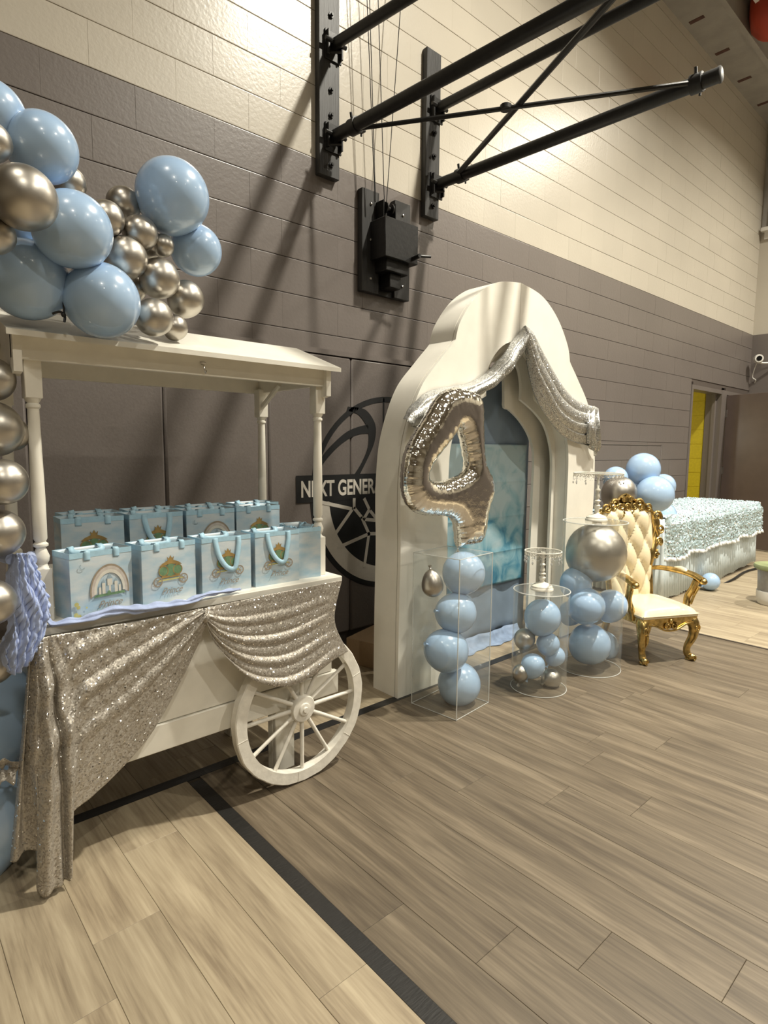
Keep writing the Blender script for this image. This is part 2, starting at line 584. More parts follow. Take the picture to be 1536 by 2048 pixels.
    def build(s, name, mats, parent=None, smooth=True, ang=40, solid=0, loc=None):
        me = bpy.data.meshes.new(name)
        me.from_pydata(s.v, [], s.f)
        if not isinstance(mats, (list, tuple)):
            mats = [mats]
        for m in mats:
            me.materials.append(m)
        if len(mats) > 1:
            me.polygons.foreach_set('material_index', s.m)
        bm = bmesh.new()
        bm.from_mesh(me)
        bmesh.ops.remove_doubles(bm, verts=bm.verts, dist=1e-6)
        bmesh.ops.recalc_face_normals(bm, faces=bm.faces)
        bm.to_mesh(me)
        bm.free()
        if smooth:
            me.shade_smooth()
            me.set_sharp_from_angle(angle=math.radians(ang))
        o = bpy.data.objects.new(name, me)
        C.objects.link(o)
        if parent:
            o.parent = parent
        if loc:
            o.location = loc
        if solid:
            md = o.modifiers.new('thickness', 'SOLIDIFY')
            md.thickness = solid
            md.offset = 0
        return o


def tag(o, label, cat, group=None, kind=None):
    o['label'] = label
    o['category'] = cat
    if group:
        o['group'] = group
    if kind:
        o['kind'] = kind
    return o


def thing(name, label, cat, loc=(0, 0, 0), rotz=0, group=None):
    o = bpy.data.objects.new(name, None)
    o.empty_display_size = 0.05
    C.objects.link(o)
    o.location = loc
    o.rotation_euler = (0, 0, rotz)
    return tag(o, label, cat, group)


def struct(o, label=None):
    o['kind'] = 'structure'
    if label:
        o['label'] = label
    return o


def cr(pts, n=8, closed=False):
    """catmull-rom through points"""
    P = [Vector(p) for p in pts]
    out = []
    m = len(P)
    rng = range(m if closed else m - 1)
    for i in rng:
        if closed:
            p0, p1, p2, p3 = P[i - 1], P[i], P[(i + 1) % m], P[(i + 2) % m]
        else:
            p0, p1, p2, p3 = P[max(i - 1, 0)], P[i], P[i + 1], P[min(i + 2, m - 1)]
        for k in range(n):
            t = k / n
            out.append(0.5 * ((2 * p1) + (p2 - p0) * t + (2 * p0 - 5 * p1 + 4 * p2 - p3) * t * t + (3 * p1 - p0 - 3 * p2 + p3) * t ** 3))
    if not closed:
        out.append(P[-1])
    return out


def resample(pl, n):
    P = [Vector(p) for p in pl]
    d = [0]
    for a, b in zip(P, P[1:]):
        d.append(d[-1] + (b - a).length)
    out = []
    for i in range(n):
        t = d[-1] * i / (n - 1)
        k = 0
        while k < len(d) - 2 and d[k + 1] < t:
            k += 1
        L = d[k + 1] - d[k]
        out.append(P[k].lerp(P[k + 1], (t - d[k]) / L if L > 1e-9 else 0))
    return out


def drape(ribs, ns, nt, disp):
    """smooth cloth surface through rib polylines; disp(s,t)->offset vector"""
    R = [resample(cr(r, 6) if len(r) > 2 else r, nt) for r in ribs]
    cols = []
    for j in range(nt):
        c = cr([r[j] for r in R], max(2, ns // (len(R) - 1)))
        cols.append(c)
    n = len(cols[0])
    return [[cols[j][i] + Vector(disp(i / (n - 1), j / (nt - 1))) for j in range(nt)] for i in range(n)]


def text_mesh(txt, size, name, m, parent, mtx, ext=0.002, shear=0, off=0):
    cu = bpy.data.curves.new(name, 'FONT')
    cu.body = txt
    cu.size = size
    cu.extrude = ext
    cu.shear = shear
    cu.offset = off
    o = bpy.data.objects.new(name, cu)
    C.objects.link(o)
    bpy.context.view_layer.update()
    dg = bpy.context.evaluated_depsgraph_get()
    me = bpy.data.meshes.new_from_object(o.evaluated_get(dg))
    bpy.data.objects.remove(o)
    me.transform(mtx)
    me.materials.clear()
    me.materials.append(m)
    q = bpy.data.objects.new(name, me)
    C.objects.link(q)
    q.parent = parent
    return q


def visible(P):
    d = Vector(P) - Vector((0, 0, CH))
    z = d.dot(CF)
    if z < 0.1:
        return None
    u, v = 768 + F * d.dot(CR) / z, 1024 - F * d.dot(CU) / z
    return (u, v, z) if -60 < u < 1600 and -60 < v < 2110 else None


# ------------------------------------------------------------------ floor
WY = 3.0607
XE = 10.11          # end wall
fl = struct(MB().box((-6, -9, -0.06), (XE, WY + 0.2, -0.004)).build('floor', M_SUBFL))
PWD, PL = 0.1818, 1.2192
X0 = 0.387
SEAM = 4.5
TX0, TX1, TY0, TY1 = 0.902, 0.955, 2.172, 2.224
ENDS = {0: 1.587, -1: 1.387, 1: 1.90, 2: 1.06, 3: 1.143, 4: 0.872, 5: 0.687, 6: 0.409, 7: 1.415, 8: 1.145, 9: 0.898}
cands = []
for k in range(-10, 54):
    xa, xb = X0 + k * PWD, min(X0 + (k + 1) * PWD, XE)
    e0 = ENDS.get(k, random.uniform(0, PL))
    e0 -= math.ceil((e0 + 1.4) / PL) * PL
    y = e0
    while y < WY:
        ya, yb = max(y, -1.4), min(y + PL, WY)
        y += PL
        if yb - ya < 0.02:
            continue
        # the brown court planks lie between the long tape, the short tape and the seam
        for (rx0, rx1, ry0, ry1, mi) in ((-3, TX0, -1.4, TY0, 0), (TX1, SEAM, -1.4, TY0, 1), (-3, SEAM, TY1, WY, 0), (SEAM, XE, -1.4, WY, 0)):
            a, b = max(xa, rx0), min(xb, rx1)
            c, d = max(ya, ry0), min(yb, ry1)
            if b - a < 0.012 or d - c < 0.02:
                continue
            vs = [visible((px, py, 0)) for px in (a, (a + b) / 2, b) for py in (c, (c + d) / 2, d)]
            vs = [q for q in vs if q]
            area = (b - a) * (d - c) / (min(q[2] for q in vs) ** 2) if vs else 0
            cands.append((area, a, b, c, d, mi))
cands.sort(reverse=True)
pcache = {}
rest = MB()
for i, (ar, a, b, c, d, mi) in enumerate(cands):
    if i < 290 and ar > 0:
        key = (round(b - a, 3), round(d - c, 3), mi)
        if key not in pcache:
            hx, hy = (b - a) / 2, (d - c) / 2
            o = MB().cbox((-hx + .0004, -hy + .0004, -0.004), (hx - .0004, hy - .0004, 0), 0.0009).build('plank', [M_PL_LIGHT, M_PL_DARK][mi], fl, smooth=False)
            pcache[key] = o
        else:
            o = pcache[key].copy()
            C.objects.link(o)
        o.location = ((a + b) / 2, (c + d) / 2, 0)
    else:
        rest.box((a + .0006, c + .0006, -0.004), (b - .0006, d - .0006, 0), mi)
o = rest.build('plank_field', [M_PL_LIGHT, M_PL_DARK], fl, smooth=False)
o['kind'] = 'stuff'
MB().box((TX0, -1.4, -0.004), (TX1, 2.148, 0.0006)).build('floor_tape', M_TAPE, fl, smooth=False)
MB().box((-1.5, TY0, -0.004), (SEAM, TY1, 0.0006)).build('floor_tape', M_TAPE, fl, smooth=False)
MB().box((SEAM - 0.008, -1.4, -0.003), (SEAM + 0.010, TY0, 0.004)).build('seam_strip', M_SUBFL, fl, smooth=False)

# ------------------------------------------------------------------ left wall of concrete blocks
CS, BL, BZ = 0.2032, 0.4064, 3.048
DOORS = [(8.0, 8.985, 2.11), (9.16, 10.06, 2.11)]
wl = MB()
yb0, yb1 = WY + 0.008, WY + 0.2


def wallbox(x0, x1, z0, z1):
    wl.box((x0, yb0, z0), (x1, yb1, z1), 0 if z0 >= BZ - 0.001 else 1)


wallbox(-6, XE, BZ, 6.0)
wallbox(-6, 7.95, 0, BZ)
wallbox(7.95, XE, 2.2, BZ)
wallbox(XE - 0.03, XE, 0, 2.2)
wall = struct(wl.build('wall_left', [M_MORTAR_B, M_MORTAR_T], smooth=False))
JX0 = 0.709
blocks = []
for k in range(-15, 15):
    z0 = BZ + k * CS
    off = 0.0 if k % 2 == 1 else 0.5
    for n in range(-17, 25):
        xa = JX0 + (n + off) * BL
        xb = xa + BL
        xa, xb = max(xa, -6), min(xb, XE)
        z1 = min(z0 + CS, 6.0)
        segs = [(xa, xb)]
        if z0 < 2.2:
            segs = [(xa, min(xb, 7.95))]
        if z0 + CS < 2.0:
            if xb < 4.2:
                continue      # behind the padding
        for (p, q) in segs:
            if q - p < 0.03 or z1 - z0 < 0.03:
                continue
            vs = [visible((xx, WY, zz)) for xx in (p, q) for zz in (z0, z1)]
            vs = [t for t in vs if t]
            blocks.append(((q - p) * (z1 - z0) / min(t[2] for t in vs) ** 3 if vs else 0, p, q, z0, z1, 0 if k >= 0 else 1))
blocks.sort(reverse=True)
bc = {}
rest = MB()
for i, (ar, a, b, z0, z1, mi) in enumerate(blocks):
    g = 0.0022
    if i < 295 and ar > 0:
        key = (round(b - a, 3), round(z1 - z0, 3), mi)
        if key not in bc:
            hx, hz = (b - a) / 2, (z1 - z0) / 2
            o = MB().block(hx - .0001, hz - g, 0, 0.012, 0.003, 0.0006).build('block', [M_BEIGE, M_TAUPE][mi], wall, smooth=False)
            bc[key] = o
        else:
            o = bc[key].copy()
            C.objects.link(o)
        o.location = ((a + b) / 2, WY + random.uniform(-0.0006, 0.0006), (z0 + z1) / 2)
    else:
        rest.box((a + .0006, WY + random.uniform(-.0005, .0005), z0 + g), (b - .0006, WY + 0.012, z1 - g), mi)
o = rest.build('block_field', [M_BEIGE, M_TAUPE], wall, smooth=False)
o['kind'] = 'stuff'
# lintel strip and frames round the twin doorway
fr = MB()
fy = WY - 0.012
for (a, b, zt) in DOORS:
    fr.box((a - 0.05, fy, 0), (a, WY + 0.14, zt + 0.05))
    fr.box((b, fy, 0), (b + 0.05, WY + 0.14, zt + 0.05))
    fr.box((a - 0.052, fy - 0.001, zt), (b + 0.048, WY + 0.138, zt + 0.052))
fr.box((8.98, fy - 0.004, 0), (9.165, WY + 0.19, 2.166))
fr.box((8.955, WY + 0.06, 0), (8.981, WY + 0.11, 2.109))
d1 = struct(fr.build('door_1', M_TAUPE, smooth=False), 'taupe steel frame of the twin doorway')
MB().box((8.0, WY - 0.002, 2.165), (8.99, WY + 0.02, 2.205)).build('lintel_groove', M_MORTAR_T, d1, smooth=False)
MB().box((9.15, WY - 0.002, 2.165), (10.08, WY + 0.02, 2.205)).build('lintel_groove', M_MORTAR_T, d1, smooth=False)
# inner stop strips of the jamb
MB().box((8.93, WY + 0.05, 0), (8.985, WY + 0.09, 2.11)).box((8.0, WY + 0.05, 0), (8.03, WY + 0.09, 2.11)).build('door_stop', M_TAUPE, d1, smooth=False)
MB().cbox((8.0, WY + 0.0, 0.97), (8.035, WY + 0.03, 1.10), 0.005).build('strike_plate', M_BLACKST, d1)
pws = struct(MB().box((9.006, WY + 0.2, 0), (9.12, 5.2, 2.6)).build('wall_passage_side', M_YELLOW, smooth=False))
for k in range(12):
    for n in range(3):
        b0 = MB().cbox((9.0, WY + 0.205 + n * BL - (0.2 if k % 2 else 0) * (n > 0), k * CS + 0.002), (9.02, WY + 0.205 + (n + 1) * BL - (0.2 if k % 2 else 0) - 0.002, (k + 1) * CS - 0.002), 0.002)
        b0.build('yellow_block', M_YELLOW, pws, smooth=False)
# room beyond: yellow block wall
yw = MB()
yw.box((7.2, 3.6, 0), (8.2, 3.62, 2.6))
yw.box((7.2, 5.2, 0), (11.0, 5.25, 2.6))
yw.box((7.2, 3.3, 0), (7.25, 5.2, 2.6))
yw.box((11.0, 3.3, 0), (11.05, 5.2, 2.6))
yroom = struct(MB().box((7.2, 5.2, 0), (11.6, 5.3, 2.6)).box((7.1, 3.27, 0), (7.2, 5.3, 2.6)).box((11.6, 3.27, 0), (11.7, 5.3, 2.6)).build('wall_passage', M_YELLOW, smooth=False))
for k in range(12):
    for n in range(11):
        xa = 7.2 + (n + (k % 2) * 0.5) * BL
        xb = min(xa + BL, 11.6)
        if xb - xa > 0.05:
            if (k, n) == (0, 0):
                yb = MB().cbox((0.001, -0.012, 0.002), (BL - 0.001, 0.002, CS - 0.002), 0.002).build('yellow_block', M_YELLOW, yroom, smooth=False)
                yb.location = (xa, 5.2, k * CS)
            elif xb - xa > BL - 0.01:
                q = yb.copy()
                C.objects.link(q)
                q.location = (xa, 5.2, k * CS)
struct(MB().box((7.1, WY + 0.2, 2.6), (11.7, 5.3, 2.65)).build('ceiling_passage', M_CEIL, smooth=False))
struct(MB().box((7.1, WY + 0.2, -0.06), (11.7, 5.3, -0.002)).build('floor_passage', M_PL_LIGHT, smooth=False))
pl_ = bpy.data.lights.new('passage_light', 'POINT')
pl_.energy = 16
pl_.color = (1, 0.95, 0.8)
pl_.shadow_soft_size = 0.1
plo = bpy.data.objects.new('passage_light', pl_)
plo.location = (7.9, 4.6, 1.6)
C.objects.link(plo)

# open door leaf
leaf = thing('door_2', 'x', 'door', (9.185, WY - 0.02, 0))
del leaf['category']
struct(leaf, 'brown steel door leaf standing open')
dirv = Vector((-0.27, -0.87, 0)).normalized()
leaf.rotation_euler = (0, 0, math.atan2(dirv.y, dirv.x))
MB().cbox((0.005, -0.022, 0.012), (0.92, 0.022, 2.10), 0.002).build('door_panel', M_DOOR, leaf)
for z in (0.25, 1.05, 1.85):
    MB().lathe([(0.009, z - 0.055), (0.009, z + 0.055)], 10).box((0.0, -0.024, z - 0.05), (0.03, 0.024, z + 0.05)).build('hinge', M_STEEL, leaf)
MB().cbox((0.80, 0.022, 0.98), (0.86, 0.032, 1.14), 0.003).tube([(0.84, 0.03, 1.05), (0.84, 0.075, 1.05), (0.75, 0.078, 1.05)], 0.009, 8).build('door_handle', M_STEEL, leaf)

# patch frame in the wall by the table
tag(MB().cbox((4.9, WY - 0.006, 1.386), (7.18, WY + 0.001, 1.396), 0.001).cbox((7.17, WY - 0.006, 0.0), (7.182, WY + 0.001, 1.396), 0.001).build('trim_1', M_TAUPE), 'x', 'x')
o = bpy.data.objects['trim_1']
del o['label'], o['category']
struct(o)
# darker band of the wall below the pads
struct(MB().box((-6, WY - 0.01, 0), (4.24, WY + 0.01, 0.11)).build('wall_foot_left', M_DARKBASE, smooth=False))

# ------------------------------------------------------------------ other walls and ceiling
we = MB()
for (z0, z1, mi) in ((0, BZ, 1), (BZ, 7.0, 0)):
    we.box((XE, -12, z0), (XE + 0.2, WY + 0.2, z1), mi)
we = struct(we.build('wall_far', [M_BEIGE, M_TAUPE], smooth=False))
struct(MB().box((-6.2, -12, 0), (-6, WY + 0.2, BZ), 1).box((-6.2, -12, BZ), (-6, WY + 0.2, 7.0), 0).build('wall_near', [M_BEIGE, M_BEIGE], smooth=False))
struct(MB().box((-6.2, -12.2, 0), (XE + 0.2, -12, BZ), 1).box((-6.2, -12.2, BZ), (XE + 0.2, -12, 7.0), 0).build('wall_right', [M_BEIGE, M_BEIGE], smooth=False))
struct(MB().box((-6, -12, -0.06), (XE, -9, -0.002)).box((-6, -9, -0.004), (XE, -1.4, 0)).box((-6, -1.4, -0.004), (-1.5, WY, 0)).build('floor_rest', M_PL_DARK, smooth=False))
struct(MB().box((-6.2, -12.2, 6.9), (XE + 0.2, 2.6, 7.0)).build('ceiling', M_CEIL, smooth=False))
so = struct(MB().box((-6.2, 2.64, 5.985), (XE, WY + 0.2, 6.12)).box((-6.2, 2.60, 5.985), (XE, 2.64, 6.9)).build('ceiling_soffit', M_SOFFIT, smooth=False))
MB().box((-6, 2.60, 5.955), (XE, 2.655, 5.99)).build('soffit_edge', M_SOFFIT, so, smooth=False)
MB().box((-6, 2.42, 6.05), (XE, 2.46, 6.09)).build('steel_rail', M_CAMW, so, smooth=False)
x = 5.6
s0 = None
while x < 10:
    if s0 is None:
        s0 = MB().cbox((-0.028, -0.075, -0.004), (0.028, 0.075, 0.003), 0.002).build('slot', M_SLOT, so)
        q = s0
    else:
        q = s0.copy()
        C.objects.link(q)
    q.location = (x, 2.93, 5.985)
    x += 0.765
# window ledge and mullion high on the end wall
w1 = struct(MB().box((XE - 0.10, 0.2, 4.50), (XE + 0.01, 3.03, 4.55)).box((XE - 0.03, 0.2, 4.40), (XE + 0.01, 3.0, 4.50)).build('window_1', M_CAMW, smooth=False), 'pale window sill high on the end wall')
MB().box((XE - 0.05, 2.86, 4.55), (XE + 0.01, 2.93, 6.0)).build('window_frame', M_CAMW, w1, smooth=False)
MB().box((XE - 0.02, 2.94, 4.55), (XE + 0.01, 3.04, 6.0)).build('window_jamb', M_SOFFIT, w1, smooth=False)

# ceiling lamps
for i, (lx, ly, pw) in enumerate(LAMPS):
    if i == 0:
        L0 = thing('ceiling_lamp', 'round high bay lamp under the gym ceiling', 'lamp', (lx, ly, LAMP_Z), 0, 'high bay lamps')
        ch = [MB().lathe([(0.22, 0.0), (0.235, 0.02), (0.23, 0.10), (0.10, 0.17), (0.05, 0.19)], 24).build('housing', M_LAMPH, L0),
              MB().lathe([(0.215, -0.002), (0.215, 0.012)], 24).build('diffuser', M_LAMP, L0),
              MB().tube([(0, 0, 0.18), (0, 0, 0.56)], 0.008, 6).build('chain', M_LAMPH, L0)]
    else:
        q = L0.copy()
        C.objects.link(q)
        q.location = (lx, ly, LAMP_Z)
        for c in ch:
            d = c.copy()
            d.parent = q
            C.objects.link(d)

# security camera, hanging on the end wall
sc = thing('security_camera', 'small white security camera on the end wall above the open door', 'camera', (XE - 0.02, 2.93, 2.64))
P = at(1518, 722, 2.86)
m = Matrix.Translation((-0.16, -0.02, 0.03)) @ Matrix.Rotation(-PI / 2, 4, 'Y') @ Matrix.Rotation(0.45, 4, 'X')
MB().lathe([(0.04, -0.08), (0.062, -0.05), (0.064, 0.02), (0.055, 0.055)], 16, 0, m).build('camera_body', M_CAMW, sc)
MB().lathe([(0.036, 0.05), (0.036, 0.062)], 16, 0, m).build('lens', M_LENS, sc)
MB().tube([(0.0, -0.25, -0.03), (-0.1, -0.08, -0.03), (-0.14, 0.0, -0.02)], 0.014, 8).build('bracket', M_CAMW, sc)
MB().tube(cr([(-0.10, 0.02, -0.03), (-0.09, 0.05, -0.13), (-0.06, 0.07, -0.22), (-0.05, 0.03, -0.26), (-0.02, 0.05, -0.30)]), 0.006, 6).build('cable', M_CAMW, sc)

# ------------------------------------------------------------------ wall padding
pads = []
PADX = [2.406 + 0.6096 * n for n in range(-8, 3)]
pc = None
pad_root = thing('wall_padding', 'row of tall taupe vinyl pads along the foot of the block wall', 'wall padding', (0, 0, 0))
for x in PADX:
    if pc is None:
        pc = MB().cbox((0.002, -0.05, 0.105), (0.6076, 0.0, 1.90), 0.012).build('pad', M_PAD, pad_root)
        q = pc
    else:
        q = pc.copy()
        C.objects.link(q)
    q.location = (x, WY - 0.001, 0)
MB().box((PADX[0], WY - 0.052, 1.902), (PADX[-1] + 0.6096, WY - 0.002, 1.932)).build('top_rail', M_TAUPE, pad_root, smooth=False)

# printed logo on the pads
LY = WY - 0.0535
logo = thing('wall_logo', 'round black basketball logo reading NEXT GENERATION on the wall pads', 'logo', (0, 0, 0))


def LP(u, v, dy=0.0):
    return at(u, v, LY + dy)


LC = Vector((2.735, LY, 1.02))
LR = 0.655


def arc(c, r, a0, a1, n=40):
    return [Vector((c.x + r * math.cos(a0 + (a1 - a0) * i / n), c.y, c.z + r * math.sin(a0 + (a1 - a0) * i / n))) for i in range(n + 1)]


d = (0, 0.0015, 0)
R = lambda a: math.radians(a)
MB().band(arc(LC, LR, 0, 2 * PI, 72), arc(LC, LR - 0.035, 0, 2 * PI, 72), d).build('outer_ring', M_BLACKVN, logo, smooth=False)
c2 = LC + Vector((0, -0.0005, 0))
MB().band(arc(c2, LR - 0.036, R(178), R(362), 50), arc(c2, LR - 0.145, R(178), R(362), 50), d).build('pale_ring', M_GREYVN, logo, smooth=False)
c3 = LC + Vector((0, -0.001, 0))
MB().poly(arc(c3, LR - 0.146, R(180), R(360), 50)).build('dark_half', M_BLACKVN, logo, smooth=False)
cl = LC + Vector((0, -0.0022, 0))
MB().box((1.977, cl.y, 0.99), (3.50, cl.y + 0.0012, 1.158)).build('name_band', M_BLACKVN, logo, smooth=False)
text_mesh('NEXT GENERATION', 0.1385, 'lettering', M_GREYVN, logo, Matrix.Translation((2.008, cl.y - 0.001, 1.027)) @ Matrix.Rotation(PI / 2, 4, 'X') @ Matrix.Scale(0.715, 4, (1, 0, 0)), 0.0006, 0, 0.0035)
# swooping seams of the ball in the upper half
k = 3.7925


def Q(x, y):      # read off the 260 x 540 px enlargement of the logo
    return LP(560 + x / k, 680 + y / k)


inner = [Q(565, 1020), Q(620, 930), Q(665, 820), Q(672, 720), Q(650, 640), Q(600, 570), Q(545, 545), Q(505, 540)]
outer = [Q(605, 1020), Q(665, 900), Q(715, 780), Q(728, 670), Q(700, 590), Q(650, 530), Q(590, 512), Q(515, 505)]
MB().band(resample(cr(inner, 6), 40), resample(cr(outer, 6), 40), d).build('ball_seam', M_BLACKVN, logo, smooth=False)
MB().band(resample(cr([Q(300, 990), Q(345, 915), Q(430, 820), Q(520, 750), Q(600, 715), Q(670, 710)], 6), 40),
          resample(cr([Q(285, 960), Q(330, 870), Q(420, 770), Q(510, 695), Q(590, 660), Q(670, 640)], 6), 40), d).build('ball_seam', M_BLACKVN, logo, smooth=False)
MB().band([Q(783, 440), Q(783, 1020)], [Q(792, 440), Q(792, 1020)], d).build('ball_seam', M_BLACKVN, logo, smooth=False)
# net strings in the lower half
cn = -0.0024
nets = [[(320, 1232), (540, 1280)], [(563, 1205), (563, 1275), (620, 1345), (675, 1470), (640, 1720)], [(545, 1290), (400, 1500)], [(640, 1205), (680, 1290), (755, 1385)],
        [(675, 1290), (635, 1360)], [(640, 1360), (760, 1370), (830, 1370)], [(675, 1470), (440, 1575)], [(675, 1470), (760, 1468), (880, 1468)], [(880, 1468), (960, 1640)]]
for net in nets:
    p = [LP(560 + x / k, 680 + y / k, cn) for x, y in net]
    mb = MB()
    for a, b in zip(p, p[1:]):
        t = (b - a).normalized()
        s_ = Vector((-t.z, 0, t.x)) * 0.0115
        a2, b2 = a - t * 0.005, b + t * 0.005
        mb.prism([a2 - s_, b2 - s_, b2 + s_, a2 + s_], (0, 0.001, 0))
    mb.build('net_line', M_GREYVN, logo, smooth=False)

# ------------------------------------------------------------------ basketball backstop on the wall
bs = thing('basketball_backstop', 'black steel backstop arms bolted to two posts high on the wall', 'sports equipment', (0, 0, 0))


def post(x0, x1, z0, z1, bolts):
    o = MB().cbox((x0, WY - 0.045, z0), (x1, WY - 0.002, z1), 0.003).build('mounting_board', M_BLACKWD, bs)
    for z in bolts:
        MB().lathe([(0.018, 0), (0.018, 0.008), (0.009, 0.008), (0.009, 0.02)], 6, 0, Matrix.Translation(((x0 + x1) / 2 + 0.01, WY - 0.046, z)) @ Matrix.Rotation(PI / 2, 4, 'X')).build('bolt', M_BLACKST, o)


post(2.165, 2.315, 2.95, 4.13, (3.02, 3.30, 3.44, 3.85))
post(3.06, 3.20, 2.94, 4.03, (3.02, 3.35, 3.50, 3.85))
YW = WY - 0.05
ends = {'A': ((2.262, YW, 3.69), (2.33, 2.468, 3.69), 0.031), 'B': ((2.262, YW, 3.18), (2.385, 1.41, 3.18), 0.036),
        'C': ((3.155, YW, 3.665), (3.222, 1.592, 3.66), 0.033), 'D': ((3.165, YW, 3.168), (3.292, 1.225, 3.168), 0.036)}
endp = {}
for nme, (a, b, r) in ends.items():
    a, b = Vector(a), Vector(b)
    t = (b - a) / (b.y - a.y)
    e = a + t * (1.20 - a.y) if nme != 'D' else b
    endp[nme] = e
    MB().tube([a, e], r, 16).build('arm', M_BLACKST, bs)
    if nme == 'D':
        tt = (e - a).normalized()
        MB().lathe([(0.0385, -0.006), (0.0385, 0.004), (0.034, 0.007)], 16, 0, Matrix.Translation(e) @ tt.to_track_quat('Z', 'Y').to_matrix().to_4x4()).build('end_cap', M_TAPE, bs)
    h = MB()
    h.cbox((a.x - 0.055, YW - 0.03, a.z - 0.075), (a.x - 0.042, YW + 0.005, a.z + 0.06), 0.002)
    h.cbox((a.x + 0.042, YW - 0.03, a.z - 0.075), (a.x + 0.055, YW + 0.005, a.z + 0.06), 0.002)
    h.cbox((a.x - 0.06, YW - 0.006, a.z - 0.09), (a.x + 0.06, YW + 0.005, a.z + 0.07), 0.002)
    h.tube([(a.x - 0.075, YW - 0.03, a.z), (a.x + 0.075, YW - 0.03, a.z)], 0.012, 8)
    h.tube([(a.x - 0.03, YW - 0.02, a.z - 0.06), (a.x + 0.02, YW - 0.06, a.z - 0.055)], 0.007, 6)
    h.build('hinge_bracket', M_BLACKST, bs)


def clamp(P, ax):
    P, ax = Vector(P), Vector(ax).normalized()
    q = ax.to_track_quat('Z', 'Y').to_matrix().to_4x4()
    m = Matrix.Translation(P) @ q
    mb = MB().lathe([(0.037, -0.03), (0.046, -0.028), (0.046, 0.028), (0.037, 0.03)], 16, 0, m)
    mb.cbox((0.03, -0.012, -0.02), (0.075, 0.012, 0.02), 0.003, 0, m)
    mb.tube([m @ Vector((0.055, -0.035, 0)), m @ Vector((0.055, 0.035, 0))], 0.006, 6)
    mb.tube([m @ Vector((-0.02, 0.03, 0.0)), m @ Vector((-0.03, 0.065, 0))], 0.008, 6)
    mb.build('clamp', M_BLACKST, bs)


dB = Vector(ends['B'][1]) - Vector(ends['B'][0])
dD = Vector(ends['D'][1]) - Vector(ends['D'][0])
clamp((2.281, 2.83, 3.18), dB)
clamp((3.181, 2.80, 3.168), dD)
clamp((3.283, 1.33, 3.168), dD)
MB().tube([(2.30, 2.80, 3.165), (3.26, 1.335, 3.165)], 0.0125, 8).build('cross_brace', M_BLACKST, bs)
MB().tube([(3.155, 2.80, 3.175), (2.44, 1.32, 3.185)], 0.0165, 8).build('cross_brace', M_BLACKST, bs)
MB().lathe([(0.03, -0.012), (0.032, -0.01), (0.032, 0.012), (0.026, 0.016)], 12, 0, Matrix.Translation((2.755, 2.112, 3.17))).build('brace_bolt', M_BLACKST, bs)
MB().tube([(2.20, 1.205, 3.185), (2.55, 1.205, 3.185)], 0.02, 8).build('end_bar', M_BLACKST, bs)

# winch with its cables
wi = thing('backstop_winch', 'black winch box on a wooden backing plate between the backstop and the arch', 'winch', (0, 0, 0))
for (a, b) in ((2.492, 2.635), (2.775, 2.915)):
    q = MB().cbox((a, WY - 0.05, 2.335), (b, WY - 0.002, 2.965), 0.003).build('backing_board', M_BLACKWD, wi)
    for z in (2.42, 2.66, 2.88):
        MB().ball(((a + b) / 2, WY - 0.052, z), 0.009, 8).build('bolt', M_STEEL, q)
MB().cbox((2.635, WY - 0.03, 2.335), (2.775, WY - 0.004, 2.93), 0.003).build('centre_plate', M_BLACKST, wi)
MB().cbox((2.56, 2.865, 2.53), (2.85, WY - 0.04, 2.772), 0.004).build('winch_box', M_BLACKST, wi)
MB().cbox((2.60, 2.90, 2.46), (2.80, WY - 0.03, 2.535), 0.004).cbox((2.66, 2.93, 2.37), (2.76, WY - 0.03, 2.46), 0.004).build('gear_case', M_BLACKST, wi)
MB().tube([(2.80, 2.87, 2.56), (2.80, 2.80, 2.565)], 0.014, 10).tube([(2.80, 2.81, 2.565), (2.89, 2.79, 2.575)], 0.009, 8).build('crank_stub', M_BLACKST, wi)
MB().lathe([(0.012, -0.03), (0.035, -0.03), (0.035, -0.02), (0.014, -0.015), (0.014, 0.015), (0.035, 0.02), (0.035, 0.03), (0.012, 0.03)], 16, 0,
           Matrix.Translation((2.66, 2.955, 2.86)) @ Matrix.Rotation(PI / 2, 4, 'Y')).cbox((2.605, 2.935, 2.76), (2.612, 3.02, 2.90), .002).cbox((2.708, 2.935, 2.76), (2.715, 3.02, 2.90), .002).build('pulley', M_BLACKST, wi)
for (x0, x1) in ((2.545, 2.475), (2.55, 2.495), (2.625, 2.565), (2.64, 2.735)):
    MB().tube([(x0, 2.95, 2.87), (x1 + (x1 - x0) * 1.9, 2.95, 6.0)], 0.0028, 5).build('cable', M_BLACKST, wi)

# red cover hanging from the roof
P = at(1562, 0, 2.3)
rc = thing('hanging_red_cover', 'red canvas covered pad hanging at the ceiling in the top right corner', 'pad', tuple(P))
prof = [(0.001, -0.36), (0.10, -0.345), (0.20, -0.29), (0.275, -0.19), (0.30, -0.05), (0.295, 0.10), (0.26, 0.25), (0.17, 0.36), (0.05, 0.40), (0.001, 0.41)]
g = []
for i, (r, z) in enumerate(resample([Vector((a, 0, b)) for a, b in prof], 24)[j].xz for j in range(24)):
    g.append([Vector((r * math.cos(a) * (1 + 0.05 * math.cos(5 * a)), r * math.sin(a) * (1 + 0.05 * math.cos(5 * a)), z)) for a in [2 * PI * q / 40 for q in range(40)]])
MB().grid(g, closed=True).build('canvas_cover', M_RED, rc)
MB().tube([(0, 0, 0.40), (0, 0, 6.89 - P.z)], 0.012, 6).build('strap', M_BLACKST, rc)

